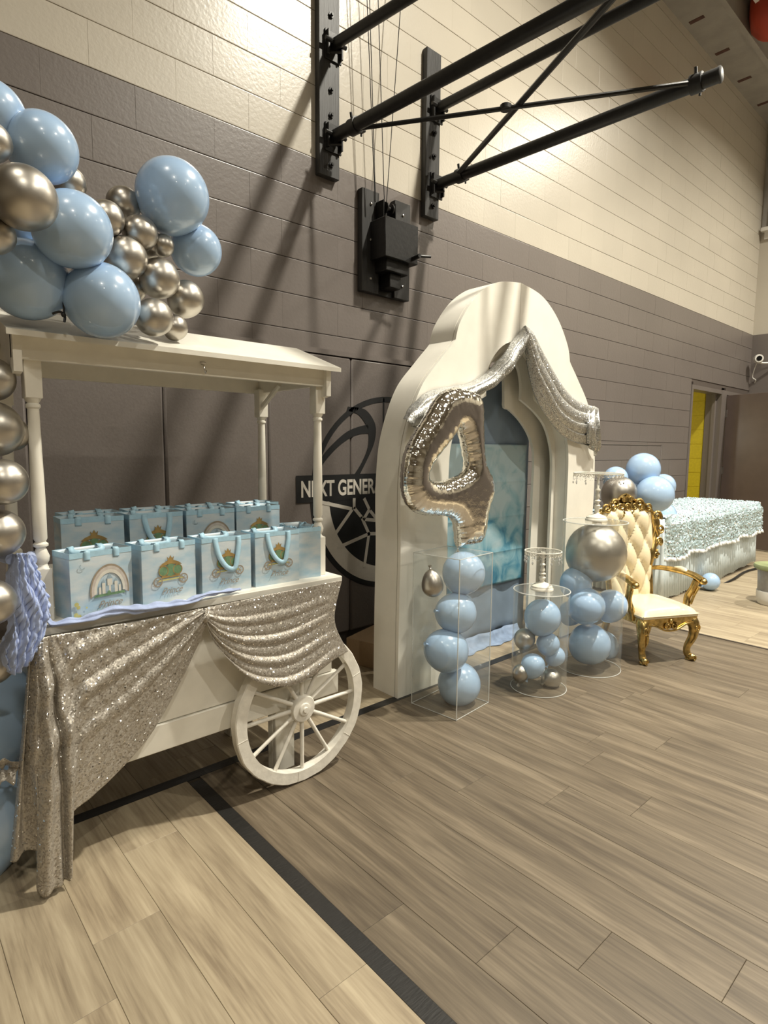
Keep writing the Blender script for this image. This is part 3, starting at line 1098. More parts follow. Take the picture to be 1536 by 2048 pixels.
# ------------------------------------------------------------------ white flower cart
cart = thing('flower_cart', 'white wooden flower cart with a gabled roof on turned posts', 'cart', (0, 0, 0))
TF, TB = 1.905, 2.50          # tray front / back
MB().cbox((0.345, TF, 0.772), (1.478, TB, 0.80), 0.004).build('tray', M_WOODW, cart)
MB().cbox((0.36, TF + 0.012, 0.745), (1.465, TB - 0.012, 0.772), 0.004).build('tray_moulding', M_WOODW, cart)
MB().cbox((0.385, 1.945, 0.385), (1.452, 1.965, 0.745), 0.002).cbox((0.385, 2.44, 0.385), (1.452, 2.46, 0.745), 0.002).cbox((0.385, 1.966, 0.385), (0.40, 2.44, 0.745), 0.002).cbox((1.437, 1.966, 0.385), (1.452, 2.44, 0.745), 0.002).build('body_panels', M_WOODW, cart)
MB().cbox((0.37, 1.938, 0.285), (1.482, 1.968, 0.382), 0.003).cbox((0.37, 2.44, 0.285), (1.482, 2.465, 0.382), 0.003).build('lower_rail', M_WOODW, cart)
MB().cbox((1.45, 1.966, 0.30), (1.478, 2.44, 0.38), 0.003).cbox((0.375, 1.966, 0.30), (0.40, 2.44, 0.38), 0.003).build('end_rail', M_WOODW, cart)
MB().cbox((0.49, 2.11, 0.80), (1.44, 2.47, 0.883), 0.003).build('riser_shelf', M_WOODW, cart)
for (x, y) in ((1.245, 2.0), (1.245, 2.40), (0.392, 2.0), (0.40, 2.40)):
    MB().cbox((x - 0.045, y - 0.012, 0.0), (x + 0.045, y + 0.012, 0.37), 0.003).cbox((x - 0.045, y + 0.012, 0.0), (x - 0.02, y + 0.05, 0.37), 0.003).build('leg', M_WOODW, cart)
# turned posts
H0 = 0.80


def turned(x, y, top=1.59):
    mb = MB()
    s_ = 0.023
    mb.cbox((x - s_, y - s_, H0), (x + s_, y + s_, H0 + 0.16), 0.002)
    mb.cbox((x - s_, y - s_, top - 0.125), (x + s_, y + s_, top), 0.002)
    z0, z1 = H0 + 0.16, top - 0.125
    prof = [(0.023, z0), (0.017, z0 + 0.006), (0.015, z0 + 0.012), (0.021, z0 + 0.022), (0.023, z0 + 0.036), (0.016, z0 + 0.055), (0.013, z0 + 0.062),
            (0.021, z0 + 0.068), (0.021, z0 + 0.074), (0.014, z0 + 0.08), (0.019, z0 + 0.09), (0.0195, z0 + 0.2), (0.016, z1 - 0.05), (0.0155, z1 - 0.03), (0.02, z1 - 0.025), (0.02, z1 - 0.018), (0.015, z1 - 0.013),
            (0.019, z1 - 0.008), (0.023, z1)]
    mb.lathe(prof, 18, 0, Matrix.Translation((x, y, 0)))
    return mb.build('turned_post', M_WOODW, cart)


turned(0.399, 1.995)
turned(1.418, 1.995)
turned(0.399, 2.42)
turned(1.405, 2.42)
# roof
EY0, EY1, RY, EZ, RZ = 1.895, 2.53, 2.2125, 1.628, 1.742
RX0, RX1 = 0.325, 1.463
for (ya, yb) in ((EY0, RY), (EY1, RY)):
    mb = MB()
    t = 0.016
    mb.prism([(RX0, ya, EZ), (RX0, yb, RZ), (RX0, yb, RZ + t), (RX0, ya, EZ + t)], (RX1 - RX0, 0, 0))
    mb.build('roof_board', M_WOODW, cart, smooth=False)
MB().cbox((0.345, 1.955, 1.572), (1.442, 1.972, 1.640), 0.002).build('front_fascia', M_WOODW, cart)
MB().cbox((0.37, 2.44, 1.572), (1.43, 2.457, 1.640), 0.002).build('back_fascia', M_WOODW, cart)
for x in (0.375, 1.405):
    MB().prism([(x, 1.974, 1.575), (x, 2.438, 1.575), (x, 2.438, 1.632), (x, 2.2125, 1.725), (x, 1.974, 1.642)], (0.018, 0, 0)).build('gable_end', M_WOODW, cart, smooth=False)
for x in (0.345, 1.42):
    for s_ in (-1, 1):
        y = 1.935 if s_ < 0 else 2.49
        y2 = y - s_ * 0.27
        MB().prism([(x, y, 1.535), (x, y - s_ * 0.03, 1.53), (x, y2, 1.70), (x, y2, 1.735), (x, y, 1.636)], (0.022, 0, 0)).build('barge_board', M_WOODW, cart, smooth=False)
MB().tube([(1.40, 2.42, 1.50), (1.40, 2.25, 1.60)], 0.011, 8).build('brace', M_WOODW, cart)
MB().tube(cr([(0.905, 1.952, 1.608), (0.905, 1.935, 1.604), (0.905, 1.93, 1.590), (0.912, 1.936, 1.580), (0.918, 1.945, 1.588)], 5), 0.0025, 6).tube([(0.90, 1.953, 1.615), (0.92, 1.953, 1.615)], 0.003, 6).build('cup_hook', M_STEEL, cart)
# wheel
wc = Vector((1.258, 1.885, 0.30))
wh = bpy.data.objects.new('wheel', None)
rim = MB()
seg = 72
ri, ro, th = 0.252, 0.298, 0.02
prof = [(ri, -th), (ro - 0.004, -th), (ro, -th + 0.004), (ro, th - 0.004), (ro - 0.004, th), (ri, th)]
gg = []
for i in range(seg):
    a = 2 * PI * i / seg
    wob = 0.0012 * math.sin(9 * a) + 0.001 * math.sin(23 * a)
    gg.append([Vector((wc.x + (r + (wob if r > 0.28 else 0)) * math.cos(a), wc.y + y, wc.z + (r + (wob if r > 0.28 else 0)) * math.sin(a))) for r, y in prof])
gg.append(gg[0])
rim.grid(gg, closed=True)
wheel = rim.build('wheel', M_WHEEL, cart, ang=30)
for i in range(12):
    a = PI / 2 + 2 * PI * i / 12
    dv = Vector((math.cos(a), 0, math.sin(a)))
    MB().tube([wc + dv * 0.045, wc + dv * 0.10, wc + dv * 0.20, wc + dv * (ri + 0.004)], [0.0085, 0.0085, 0.0075, 0.0085], 10).build('spoke', M_WHEEL, wheel)
m = Matrix.Translation(wc) @ Matrix.Rotation(PI / 2, 4, 'X')
MB().lathe([(0.05, -0.03), (0.054, -0.02), (0.054, 0.012), (0.050, 0.018), (0.026, 0.020), (0.024, 0.026), (0.021, 0.027), (0.012, 0.027), (0.010, 0.033), (0.002, 0.033)], 30, 0, m).build('hub', M_WHEEL, wheel)
MB().tube([wc + Vector((0, 0.02, 0)), wc + Vector((0, 0.58, 0))], 0.016, 12).build('axle', M_WOODW, cart)
for a in (0.28, 1.9, 3.3, 4.6, 5.6):
    dv = Vector((math.cos(a), 0, math.sin(a)))
    MB().tube([wc + dv * (ri + 0.002) + Vector((0, -0.0205, 0)), wc + dv * (ro - 0.003) + Vector((0, -0.0205, 0))], 0.0009, 4).build('rim_joint', M_WHEEL, wheel)

# champagne sequin cloth on the cart
def pt(u, v, y):
    return at(u, v, y)


def ribs_px(L):
    return [[pt(*q) for q in r] for r in L]


T = 1.888
ribsL = ribs_px([
    [(60, 1276, T), (55, 1330, 1.90), (42, 1480, 1.90), (20, 1722, 1.91)],
    [(72, 1276, T), (68, 1340, 1.885), (60, 1500, 1.875), (76, 1702, 1.88)],
    [(80, 1275, T), (84, 1340, 1.865), (88, 1520, 1.84), (78, 1786, 1.85)],
    [(90, 1273, T), (100, 1345, 1.87), (112, 1520, 1.84), (110, 1778, 1.84)],
    [(104, 1270, T), (122, 1345, 1.88), (142, 1500, 1.85), (142, 1752, 1.85)],
    [(124, 1266, T), (150, 1340, 1.88), (165, 1470, 1.87), (137, 1638, 1.87)],
    [(160, 1261, T), (195, 1340, 1.88), (215, 1450, 1.88), (186, 1590, 1.88)],
    [(210, 1252, T), (240, 1320, 1.885), (265, 1410, 1.885), (240, 1538, 1.89)],
    [(270, 1242, T), (300, 1300, 1.885), (312, 1370, 1.885), (300, 1468, 1.89)],
    [(330, 1230, T), (350, 1270, 1.885), (358, 1310, 1.885), (350, 1382, 1.90)],
    [(375, 1222, T), (385, 1245, 1.88), (390, 1265, 1.88), (390, 1300, 1.90)],
    [(405, 1216, T), (408, 1228, 1.875), (410, 1236, 1.875), (411, 1250, 1.885)]])


def dispL(s, t):
    a = 0.020 * math.sin(2 * PI * (4.5 * t + 1.5 * s)) * min(1, s * 2.2) * (1 - 0.4 * s) * math.sin(PI * min(1, t * 1.3 + 0.1))
    b = 0.014 * math.sin(2 * PI * 7.5 * s ** 0.8) * max(0, 1 - s * 1.7) * min(1, t * 3)
    c = 0.0015 * math.sin(90 * s + 31 * t) * math.sin(47 * t) - 0.035 * math.exp(-((s - 0.30 - 0.03 * t) / 0.014) ** 2) * min(1, t * 4)
    return (0.3 * (a + b), -(abs(a) * 0.6 + a * 0.4 + b + c) - 0.004, 0.15 * a)


cloth = thing('sequin_drape', 'champagne sequin cloth swagged across the front of the white cart', 'cloth', (0, 0, 0))
G1 = drape(ribsL, 130, 110, dispL)
MB().grid(G1).build('left_swag', M_SEQ, cloth, solid=0.002, ang=180)
ribsR = ribs_px([
    [(407, 1216, T), (408, 1228, 1.875), (411, 1250, 1.882)],
    [(425, 1212, T), (424, 1238, 1.875), (428, 1288, 1.875)],
    [(450, 1207, T), (448, 1258, 1.872), (460, 1325, 1.865)],
    [(485, 1200, T), (485, 1275, 1.868), (500, 1357, 1.845)],
    [(530, 1190, T), (528, 1280, 1.865), (545, 1371, 1.842)],
    [(575, 1181, T), (572, 1280, 1.865), (590, 1368, 1.842)],
    [(620, 1172, T), (612, 1270, 1.865), (632, 1345, 1.845)],
    [(655, 1165, T), (645, 1250, 1.868), (668, 1318, 1.85)],
    [(683, 1160, T), (668, 1240, 1.872), (695, 1302, 1.86)]])


def dispR(s, t):
    env = math.sin(PI * min(1, s * 1.05 + 0.02)) ** 0.5
    a = 0.011 * math.sin(2 * PI * (4.2 * t + 0.4 * s)) * min(1, t * 2.5) * env
    b = 0.006 * math.sin(2 * PI * 9 * s) * (1 - t) * max(0, 1 - 3 * s)
    return (0, -(abs(a) * 0.7 + a * 0.3 + b) - 0.003, 0.2 * a)


G2 = drape(ribsR, 110, 90, dispR)
MB().grid(G2).build('right_swag', M_SEQ, cloth, solid=0.002, ang=180)
# knot where the swags are gathered
MB().ball(tuple(pt(411, 1236, 1.872)), 0.014, 14, sc=(1, 0.8, 1.3)).build('gather_knot', M_SEQ, cloth)

# cornflower gauze: bundle tied to the left post and a twisted strand along the tray
gz = thing('gauze_bundle', 'cornflower blue gauze hanging in a bunch off the left front post', 'cloth', (0, 0, 0))
ribsG = ribs_px([
    [(18, 1118, 1.95), (14, 1180, 1.94), (20, 1240, 1.93), (2, 1290, 1.90), (0, 1318, 1.90)],
    [(28, 1108, 1.93), (30, 1180, 1.90), (28, 1240, 1.88), (12, 1300, 1.87), (14, 1340, 1.88)],
    [(40, 1105, 1.92), (48, 1180, 1.88), (45, 1250, 1.87), (34, 1300, 1.86), (28, 1346, 1.87)],
    [(52, 1106, 1.92), (68, 1180, 1.87), (66, 1240, 1.86), (56, 1290, 1.86), (50, 1328, 1.87)],
    [(60, 1112, 1.94), (82, 1175, 1.89), (90, 1225, 1.87), (82, 1262, 1.87), (68, 1302, 1.88)],
    [(62, 1120, 1.97), (84, 1170, 1.93), (96, 1210, 1.92), (88, 1250, 1.91), (62, 1278, 1.90)]])


def dispG(s, t):
    a = 0.008 * math.sin(2 * PI * (6.3 * s + 0.9 * math.sin(4 * t + 3 * s))) + 0.005 * math.sin(2 * PI * 15 * s + 11 * t + 3 * math.sin(14 * t))
    a += 0.006 * math.sin(38 * t * (0.4 + s) + 5 * math.sin(9 * s)) * s + 0.003 * math.sin(70 * t + 40 * s)
    return (0.3 * a, -a - 0.012 * math.sin(PI * s), 0)


MB().grid(drape(ribsG, 90, 70, dispG)).build('hanging_folds', M_GAUZE, gz, solid=0.002, ang=180)
P = [pt(u, v, 1.93) for u, v in ((62, 1120), (40, 1108), (22, 1118))]
MB().tube(cr([P[0], P[0] + Vector((0.01, 0.06, 0.0)), (0.399, 2.03, 0.99), (0.36, 2.02, 0.98), P[2] + Vector((-0.01, 0.05, 0)), P[2]], 6), 0.016, 10).build('tie', M_GAUZE, gz)
strand = [(92, 1232, 1.915), (120, 1262, 1.90), (160, 1245, 1.893), (200, 1228, 1.893), (240, 1219, 1.893), (285, 1222, 1.891), (330, 1222, 1.889), (370, 1206, 1.891), (410, 1190, 1.90), (450, 1183, 1.91), (480, 1178, 1.915)]
path = resample(cr([pt(*q) for q in strand], 8), 90)
rads = []
for i in range(90):
    t = i / 89
    rads.append(0.010 + 0.010 * math.sin(PI * min(1, t * 1.2)) + 0.003 * math.sin(i * 0.7))
gs = MB()
vs = []
for i, p in enumerate(path):
    p = Vector((p.x, p.y, max(p.z, 0.80 + rads[i] * 0.5)))
    t = (path[min(i + 1, 89)] - path[max(i - 1, 0)]).normalized()
    side = t.cross(Vector((0, 0, 1))).normalized()
    row = []
    for k2 in range(24):
        a = 2 * PI * k2 / 24
        r = rads[i] * (1 + 0.28 * math.sin(4 * a + i * 0.16))
        row.append(p + side * math.cos(a) * r + Vector((0, 0, 1)) * math.sin(a) * r * 0.55)
    vs.append(row)
gs.grid(vs, closed=True)
o = gs.build('gauze_strand', M_GAUZE, None, ang=180)
tag(o, 'twisted strand of cornflower gauze lying along the front edge of the cart tray', 'cloth')

# ------------------------------------------------------------------ gift bags
BW, BH, BD = 0.196, 0.205, 0.108


def disc(mb, cx, cz, rx, rz, y, mi, n=20, a0=0, a1=2 * PI):
    mb.poly([(cx + rx * math.cos(a0 + (a1 - a0) * i / n), y, cz + rz * math.sin(a0 + (a1 - a0) * i / n)) for i in range(n if a1 - a0 > 6.2 else n + 1)], mi)


def ringp(mb, cx, cz, r0, r1, y, mi, a0=0, a1=2 * PI, n=32, sz=1):
    A = [(cx + r0 * math.cos(a0 + (a1 - a0) * i / n), y, cz + sz * r0 * math.sin(a0 + (a1 - a0) * i / n)) for i in range(n + 1)]
    B = [(cx + r1 * math.cos(a0 + (a1 - a0) * i / n), y, cz + sz * r1 * math.sin(a0 + (a1 - a0) * i / n)) for i in range(n + 1)]
    mb.add(A + B, [(i, i + 1, n + 2 + i, n + 1 + i) for i in range(n)], mi)


INKS = [M_INK_G, M_INK_Y, M_INK_B, M_INK_P, M_INK_W, M_INK_S, M_INK_L]


def carriage(y):
    mb = MB()
    disc(mb, -0.026, 0.112, 0.017, 0.019, y, 0)
    disc(mb, 0.026, 0.112, 0.017, 0.019, y, 0)
    disc(mb, 0.0, 0.113, 0.019, 0.022, y - 0.0003, 0)
    ringp(mb, -0.026, 0.112, 0.015, 0.018, y - 0.0004, 1)
    ringp(mb, 0.026, 0.112, 0.015, 0.018, y - 0.0004, 1)
    mb.poly([(-0.043, y - .0006, 0.128), (-0.03, y - .0006, 0.138), (-0.012, y - .0006, 0.146), (0.012, y - .0006, 0.146), (0.03, y - .0006, 0.138), (0.043, y - .0006, 0.128), (0.02, y - .0006, 0.131), (0, y - .0006, 0.135), (-0.02, y - .0006, 0.131)], 1)
    mb.poly([(-0.010, y - .0008, 0.146), (-0.013, y - .0008, 0.160), (-0.006, y - .0008, 0.153), (0, y - .0008, 0.164), (0.006, y - .0008, 0.153), (0.013, y - .0008, 0.160), (0.010, y - .0008, 0.146)], 1)
    mb.poly([(-0.04, y - .0003, 0.088), (0.04, y - .0003, 0.088), (0.03, y - .0003, 0.095), (-0.03, y - .0003, 0.095)], 1)
    for sx in (-1, 1):
        ringp(mb, sx * 0.047, 0.078, 0.013, 0.017, y - .0005, 2)
        disc(mb, sx * 0.047, 0.078, 0.003, 0.003, y - .0006, 2, 8)
        for a in range(6):
            c, s_ = math.cos(a * PI / 3), math.sin(a * PI / 3)
            mb.poly([(sx * 0.047 - s_ * 0.0008, y - .0005, 0.078 + c * 0.0008), (sx * 0.047 + s_ * 0.0008, y - .0005, 0.078 - c * 0.0008),
                     (sx * 0.047 + c * 0.014 + s_ * 0.0008, y - .0005, 0.078 + s_ * 0.014 - c * 0.0008), (sx * 0.047 + c * 0.014 - s_ * 0.0008, y - .0005, 0.078 + s_ * 0.014 + c * 0.0008)], 2)
    mb.poly([(-0.05, y - .0004, 0.079), (0.05, y - .0004, 0.079), (0.04, y - .0004, 0.084), (-0.04, y - .0004, 0.084)], 6)
    return mb


def castle(y):
    mb = MB()
    c = 0.02
    ringp(mb, c, 0.075, 0.058, 0.063, y, 2, R(-10), R(190), sz=1.35)
    ringp(mb, c, 0.075, 0.050, 0.058, y, 3, R(-8), R(188), sz=1.35)
    ringp(mb, c, 0.075, 0.042, 0.050, y, 4, R(-5), R(185), sz=1.35)
    for (x, w_, h, roof) in ((0, 0.016, 0.045, 0.018), (-0.02, 0.010, 0.034, 0.013), (0.02, 0.010, 0.034, 0.013), (-0.010, 0.014, 0.024, 0), (0.010, 0.014, 0.024, 0), (-0.032, 0.007, 0.022, 0.010), (0.032, 0.007, 0.022, 0.010)):
        z0 = 0.068
        yy = y - .0003 - abs(x) * 0.01
        mb.poly([(c + x - w_ / 2, yy, z0), (c + x + w_ / 2, yy, z0), (c + x + w_ / 2, yy, z0 + h), (c + x - w_ / 2, yy, z0 + h)], 4 if roof else 5)
        if roof:
            mb.poly([(c + x - w_ * 0.6, yy - .0001, z0 + h), (c + x + w_ * 0.6, yy - .0001, z0 + h), (c + x, yy - .0001, z0 + h + roof)], 5)
    mb.poly([(c - 0.055, y - .001, 0.060), (c + 0.05, y - .001, 0.060), (c + 0.045, y - .001, 0.068), (c - 0.045, y - .001, 0.068)], 0)
    disc(mb, c - 0.004, 0.068, 0.006, 0.008, y - .0012, 0, 10)
    ringp(mb, -0.063, 0.163, 0.006, 0.009, y, 5, R(120), R(330), 12)
    for (x, z, r) in ((-0.085, 0.05, 0.007), (-0.08, 0.04, 0.006), (-0.088, 0.018, 0.007), (-0.078, 0.012, 0.006), (-0.055, 0.035, 0.003)):
        disc(mb, x, z, r, r, y, 6, 8)
    return mb


def make_bag(kind, handle, name='gift_bag', bare=False):
    t = thing(name, 'x', 'gift bag')
    hw = BW / 2
    # open box with slightly slack panels
    g = []
    nz = 14
    loop_n = 28
    for i in range(nz + 1):
        z = BH * i / nz
        row = []
        for j in range(loop_n):
            q = j / loop_n * 4
            side, f = int(q), q - int(q)
            pinch = 0.012 * math.sin(PI * f) * math.sin(PI * min(1, z / BH * 1.1)) if side in (1, 3) else 0
            bul = 0.004 * math.sin(PI * f) * math.sin(PI * z / BH)
            x, y = ((-hw + f * BW, -BD / 2 - bul), (hw - pinch, -BD / 2 + f * BD), (hw - f * BW, BD / 2 + bul), (-hw + pinch, BD / 2 - f * BD))[side]
            row.append(Vector((x, y, z)))
        g.append(row)
    body = MB().grid(g, closed=True)
    body.poly(g[0])
    body.build('bag_body', M_BAG2, t, solid=0.0008, ang=35)
    mb = MB()
    for sgn in (-1, 1):
        mb.box((-hw, sgn * (BD / 2 + 0.0012) - 0.0006, BH - 0.016), (hw, sgn * (BD / 2 + 0.0012) + 0.0006, BH + 0.001))
    for sgn in (-1, 1):
        mb.box((sgn * (hw + 0.0003) - 0.0006, -BD / 2, BH - 0.016), (sgn * (hw + 0.0003) + 0.0006, BD / 2, BH + 0.001))
    mb.build('hem', M_BAGTRIM, t, smooth=False)
    for sgn in (-1, 1):
        y = sgn * (BD / 2 + 0.003)
        if handle == 'down' and sgn < 0:
            p = [(-0.046, y, BH - 0.002), (-0.045, y - 0.004, BH - 0.03), (-0.032, y - 0.007, BH - 0.075), (-0.005, y - 0.009, BH - 0.112), (0.024, y - 0.008, BH - 0.118), (0.036, y - 0.006, BH - 0.08), (0.046, y - 0.003, BH - 0.03), (0.046, y, BH - 0.002)]
        else:
            p = [(-0.046, y, BH - 0.025), (-0.046, y, BH + 0.001), (-0.046, y - sgn * 0.012, BH + 0.003), (-0.04, y - sgn * 0.03, BH - 0.012), (0.04, y - sgn * 0.03, BH - 0.014), (0.046, y - sgn * 0.012, BH + 0.003), (0.046, y, BH + 0.001), (0.046, y, BH - 0.025)]
        p = cr(p, 5)
        rows = []
        for i, q in enumerate(p):
            tdir = (p[min(i + 1, len(p) - 1)] - p[max(i - 1, 0)]).normalized()
            sd = tdir.cross(Vector((0, 1, 0)))
            if sd.length < 0.2:
                sd = Vector((1, 0, 0))
            sd.normalize()
            rows.append([q - sd * 0.0095, q, q + sd * 0.0095])
        MB().grid(rows).build('handle', M_BAGTRIM, t, solid=0.0012, ang=60)
    if not bare:
        yf = -BD / 2 - 0.0062
        mb = carriage(yf) if kind == 'carriage' else castle(yf)
        mb.build('carriage_print' if kind == 'carriage' else 'castle_print', INKS, t, smooth=False)
        text_mesh('Prince', 0.030, 'lettering', M_INK_B, t, Matrix.Translation((-0.036 if kind == 'carriage' else -0.02, yf - 0.0005, 0.034 if kind == 'carriage' else 0.026)) @ Matrix.Rotation(PI / 2, 4, 'X'), 0.0001, 0.45)
    return t


protos = {('castle', 'in'): make_bag('castle', 'in'), ('carriage', 'in'): make_bag('carriage', 'in'), ('carriage', 'down'): make_bag('carriage', 'down')}
used = set()


def put_bag(kind, handle, x, y, z, rz, label, group):
    r = protos[(kind, handle)]
    if (kind, handle) in used:
        n = r.copy()
        C.objects.link(n)
        for c in list(r.children):
            q = c.copy()
            C.objects.link(q)
            q.parent = n
        r = n
    used.add((kind, handle))
    r.location = (x, y, z)
    r.rotation_euler = (0, 0, rz)
    tag(r, label, 'gift bag', group)


Z1, Z2 = 0.8005, 0.8835
GF, GB = 'gift bags in the front row on the cart', 'gift bags on the raised shelf of the cart'
put_bag('castle', 'in', 0.541, 1.987, Z1, R(11), 'pale blue gift bag printed with a castle in a rainbow ring, beside the left post', GF)
put_bag('carriage', 'in', 0.762, 1.999, Z1, R(8), 'pale blue bag printed with a green carriage, front row beside the castle bag', GF)
put_bag('carriage', 'down', 0.982, 2.006, Z1, R(2), 'front row carriage bag with hanging handle, third from the left post', GF)
put_bag('carriage', 'down', 1.197, 2.006, Z1, R(0), 'front row carriage bag with hanging handle, fourth from the left post', GF)
put_bag('carriage', 'in', 1.363, 2.060, Z1, R(82), 'pale blue gift bag standing side on against the right front post', GF)
put_bag('carriage', 'in', 0.585, 2.175, Z2, R(-2), 'carriage bag on the raised shelf, left end behind the castle bag', GB)
put_bag('carriage', 'down', 0.795, 2.175, Z2, R(3), 'raised shelf bag whose crown and green carriage show between two handle straps', GB)
put_bag('castle', 'in', 1.006, 2.175, Z2, R(0), 'castle bag on the raised shelf with its rainbow ring half hidden by the front row', GB)
put_bag('carriage', 'in', 1.213, 2.175, Z2, R(-1), 'carriage bag on the raised shelf behind the two bags with hanging handles', GB)
put_bag('carriage', 'in', 0.62, 2.30, Z2, R(1), 'gift bag in the back row of the shelf, left end, only its rim showing', GB)
put_bag('castle', 'in', 0.84, 2.30, Z2, R(-2), 'gift bag in the back row of the shelf, second rim from the left', GB)
put_bag('carriage', 'in', 1.06, 2.30, Z2, R(2), 'gift bag in the back row of the shelf, third rim from the left', GB)
put_bag('carriage', 'in', 1.285, 2.30, Z2, R(0), 'back row carriage bag nearest the right rear post with gold crown showing', GB)

# ------------------------------------------------------------------ balloons
def balloon_mesh(name, r, m, axis, tail=True, elong=1.1, seg=36):
    prof = []
    n = 22
    for i in range(n + 1):
        a = PI * i / n
        z = -math.cos(a)
        rr = math.sin(a)
        if z < 0:
            rr *= 1 - 0.10 * (-z) ** 1.5
            z *= elong
        prof.append((max(rr * r, 1e-5), z * r))
    q = Vector(axis).normalized().to_track_quat('Z', 'Y').to_matrix().to_4x4()
    mb = MB().lathe(prof, seg, 0, q, cap=False)
    return mb, q


BALLOONS = []


def balloon(P, r, m, label, group, axis=None, knot=False, elong=1.1):
    if axis is None:
        axis = (random.uniform(-0.6, 0.6), random.uniform(-0.8, -0.1), random.uniform(0.2, 1.0))
    mb, q = balloon_mesh('balloon', r, m, axis, elong=elong)
    o = mb.build('balloon', m, None, ang=180, loc=tuple(P))
    tag(o, label, 'balloon', group)
    if knot:
        b = -r * elong
        MB().lathe([(0.002, b + 0.006), (0.0045, b - 0.001), (0.006, b - 0.004), (0.0035, b - 0.008), (0.007, b - 0.014), (0.010, b - 0.020), (0.001, b - 0.019)], 12, 0, q, cap=False).build('knot', m, o)
    return o


def pxball(u, v, rp, y, m, label, group, axis=None, knot=False, elong=1.06):
    P = at(u, v, y)
    dist = (P - Vector((0, 0, CH))).length
    off = math.sqrt(1 + ((u - 768) ** 2 + (v - 1024) ** 2) / F ** 2)
    r = rp / F * dist / off
    return balloon(P, r, m, label, group, axis, knot, elong)


GR = 'balloon garland over the cart roof'
B_, S_ = M_BLUE, M_SILV
up = (0.25, -0.35, 0.9)
roofb = [
    (345, 393, 71, 1.95, B_, 'large pale blue balloon at the top right of the roof garland', (0.1, -0.6, 0.8)),
    (392, 500, 50, 2.02, B_, 'pale blue balloon at the right end of the garland, just below the large one', (0.3, -0.3, -0.8)),
    (146, 460, 74, 1.80, B_, 'pale blue balloon in the middle of the garland, right of the big silver one', (0.5, -0.5, 0.4)),
    (203, 601, 73, 1.86, B_, 'large pale blue balloon resting on the roof left of the small silver ones', (0.5, -0.6, -0.2)),
    (56, 560, 78, 1.92, B_, 'wide pale blue balloon resting on the left end of the roof', (-0.6, -0.6, 0.1)),
    (85, 296, 66, 1.82, B_, 'whitish blue balloon above the big silver balloon of the garland', (0.6, -0.6, 0.2)),
    (-18, 228, 64, 1.86, B_, 'pale blue balloon cut by the frame at the top left of the garland', (0.4, -0.6, 0.4)),
    (66, 462, 36, 1.98, B_, 'shaded blue balloon glimpsed under the big silver balloon', (0.2, -0.6, 0.4)),
    (48, 396, 62, 1.66, S_, 'big silver balloon at the left of the garland', (0.3, -0.7, 0.4)),
    (138, 366, 32, 1.92, S_, 'silver balloon peeping out below the whitish blue balloon', up),
    (-18, 283, 38, 1.76, S_, 'silver balloon at the left frame edge above the big silver one', up),
    (-8, 470, 36, 1.74, S_, 'silver balloon at the left frame edge below the big silver one', up),
    (212, 437, 35, 1.92, S_, 'small silver balloon right of the middle blue one', (0.5, -0.6, -0.5)),
    (247, 408, 33, 2.02, S_, 'small silver balloon left of the large top right blue one', up),
    (252, 515, 41, 1.93, S_, 'silver balloon tucked above the resting blue balloon', (0.6, -0.5, 0.2)),
    (280, 466, 34, 1.93, S_, 'small bright silver balloon at the heart of the small silver cluster', (0.6, -0.5, -0.5)),
    (326, 491, 22, 1.96, S_, 'smallest silver balloon below the large top right blue one', up),
    (302, 489, 26, 1.99, S_, 'small silver balloon squeezed between the heart of the cluster and the smallest one', up),
    (319, 557, 39, 1.95, S_, 'silver balloon below the cluster, with a dark rim', (0.3, -0.6, 0.6)),
    (308, 635, 37, 1.90, S_, 'silver balloon resting on the roof beside the large blue one', (0.2, -0.6, 0.5)),
    (371, 598, 36, 2.00, S_, 'silver balloon at the lower right end of the garland', up),
    (350, 655, 25, 1.98, S_, 'small silver balloon touching the roof at the right end of the garland', up),
    (268, 578, 24, 2.02, S_, 'small dark silver balloon in the gap behind the resting blue balloon', up),
]
for (u, v, rp, y, m, lab, ax) in roofb:
    pxball(u, v, rp, y, m, lab, GR, ax)
zt = at(125, 632, 1.87)
tag(MB().tube(cr([zt + Vector((-.028, -.01, .0)), zt + Vector((-.01, -.012, .008)), zt + Vector((0.003, -.01, 0.0)), zt + Vector((0.001, -.012, -.018))], 4), 0.0035, 6)
    .tube([zt + Vector((0.002, -.008, 0.035)), zt + Vector((0.003, -.01, -0.012))], 0.0028, 6).ball(tuple(zt + Vector((0.0, -.012, 0.001))), 0.007, 8).build('garland_tie', M_BLACKVN),
    'black tie knotted between the two blue balloons resting on the roof', 'tie')

GL = 'balloon column left of the cart'
left = [
    (-18, 758, 44, 2.0, S_, 'shaded silver balloon just under the left end of the roof'),
    (-16, 858, 56, 1.98, S_, 'shaded silver balloon level with the upper part of the left post'),
    (22, 868, 34, 2.02, S_, 'small silver balloon touching the left front post'),
    (6, 964, 46, 1.90, S_, 'bright silver balloon beside the middle of the left post'),
    (-2, 1066, 47, 1.92, S_, 'brown silver balloon just above the gauze bundle'),
    (-18, 1205, 46, 1.80, S_, 'pale silver balloon left of the gauze bundle'),
    (-66, 1440, 126, 2.25, B_, 'shaded blue balloon behind the left edge of the sequin cloth'),
    (-128, 1640, 172, 2.22, B_, 'very large blue balloon on the floor in the left corner'),
    (-20, 1325, 46, 1.95, S_, 'grey silver balloon low at the left edge beside the gauze'),
]
for (u, v, rp, y, m, lab) in left:
    pxball(u, v, rp, y, m, lab, GL, (0.5, -0.6, 0.3))
P = at(4, 1538, 1.93)
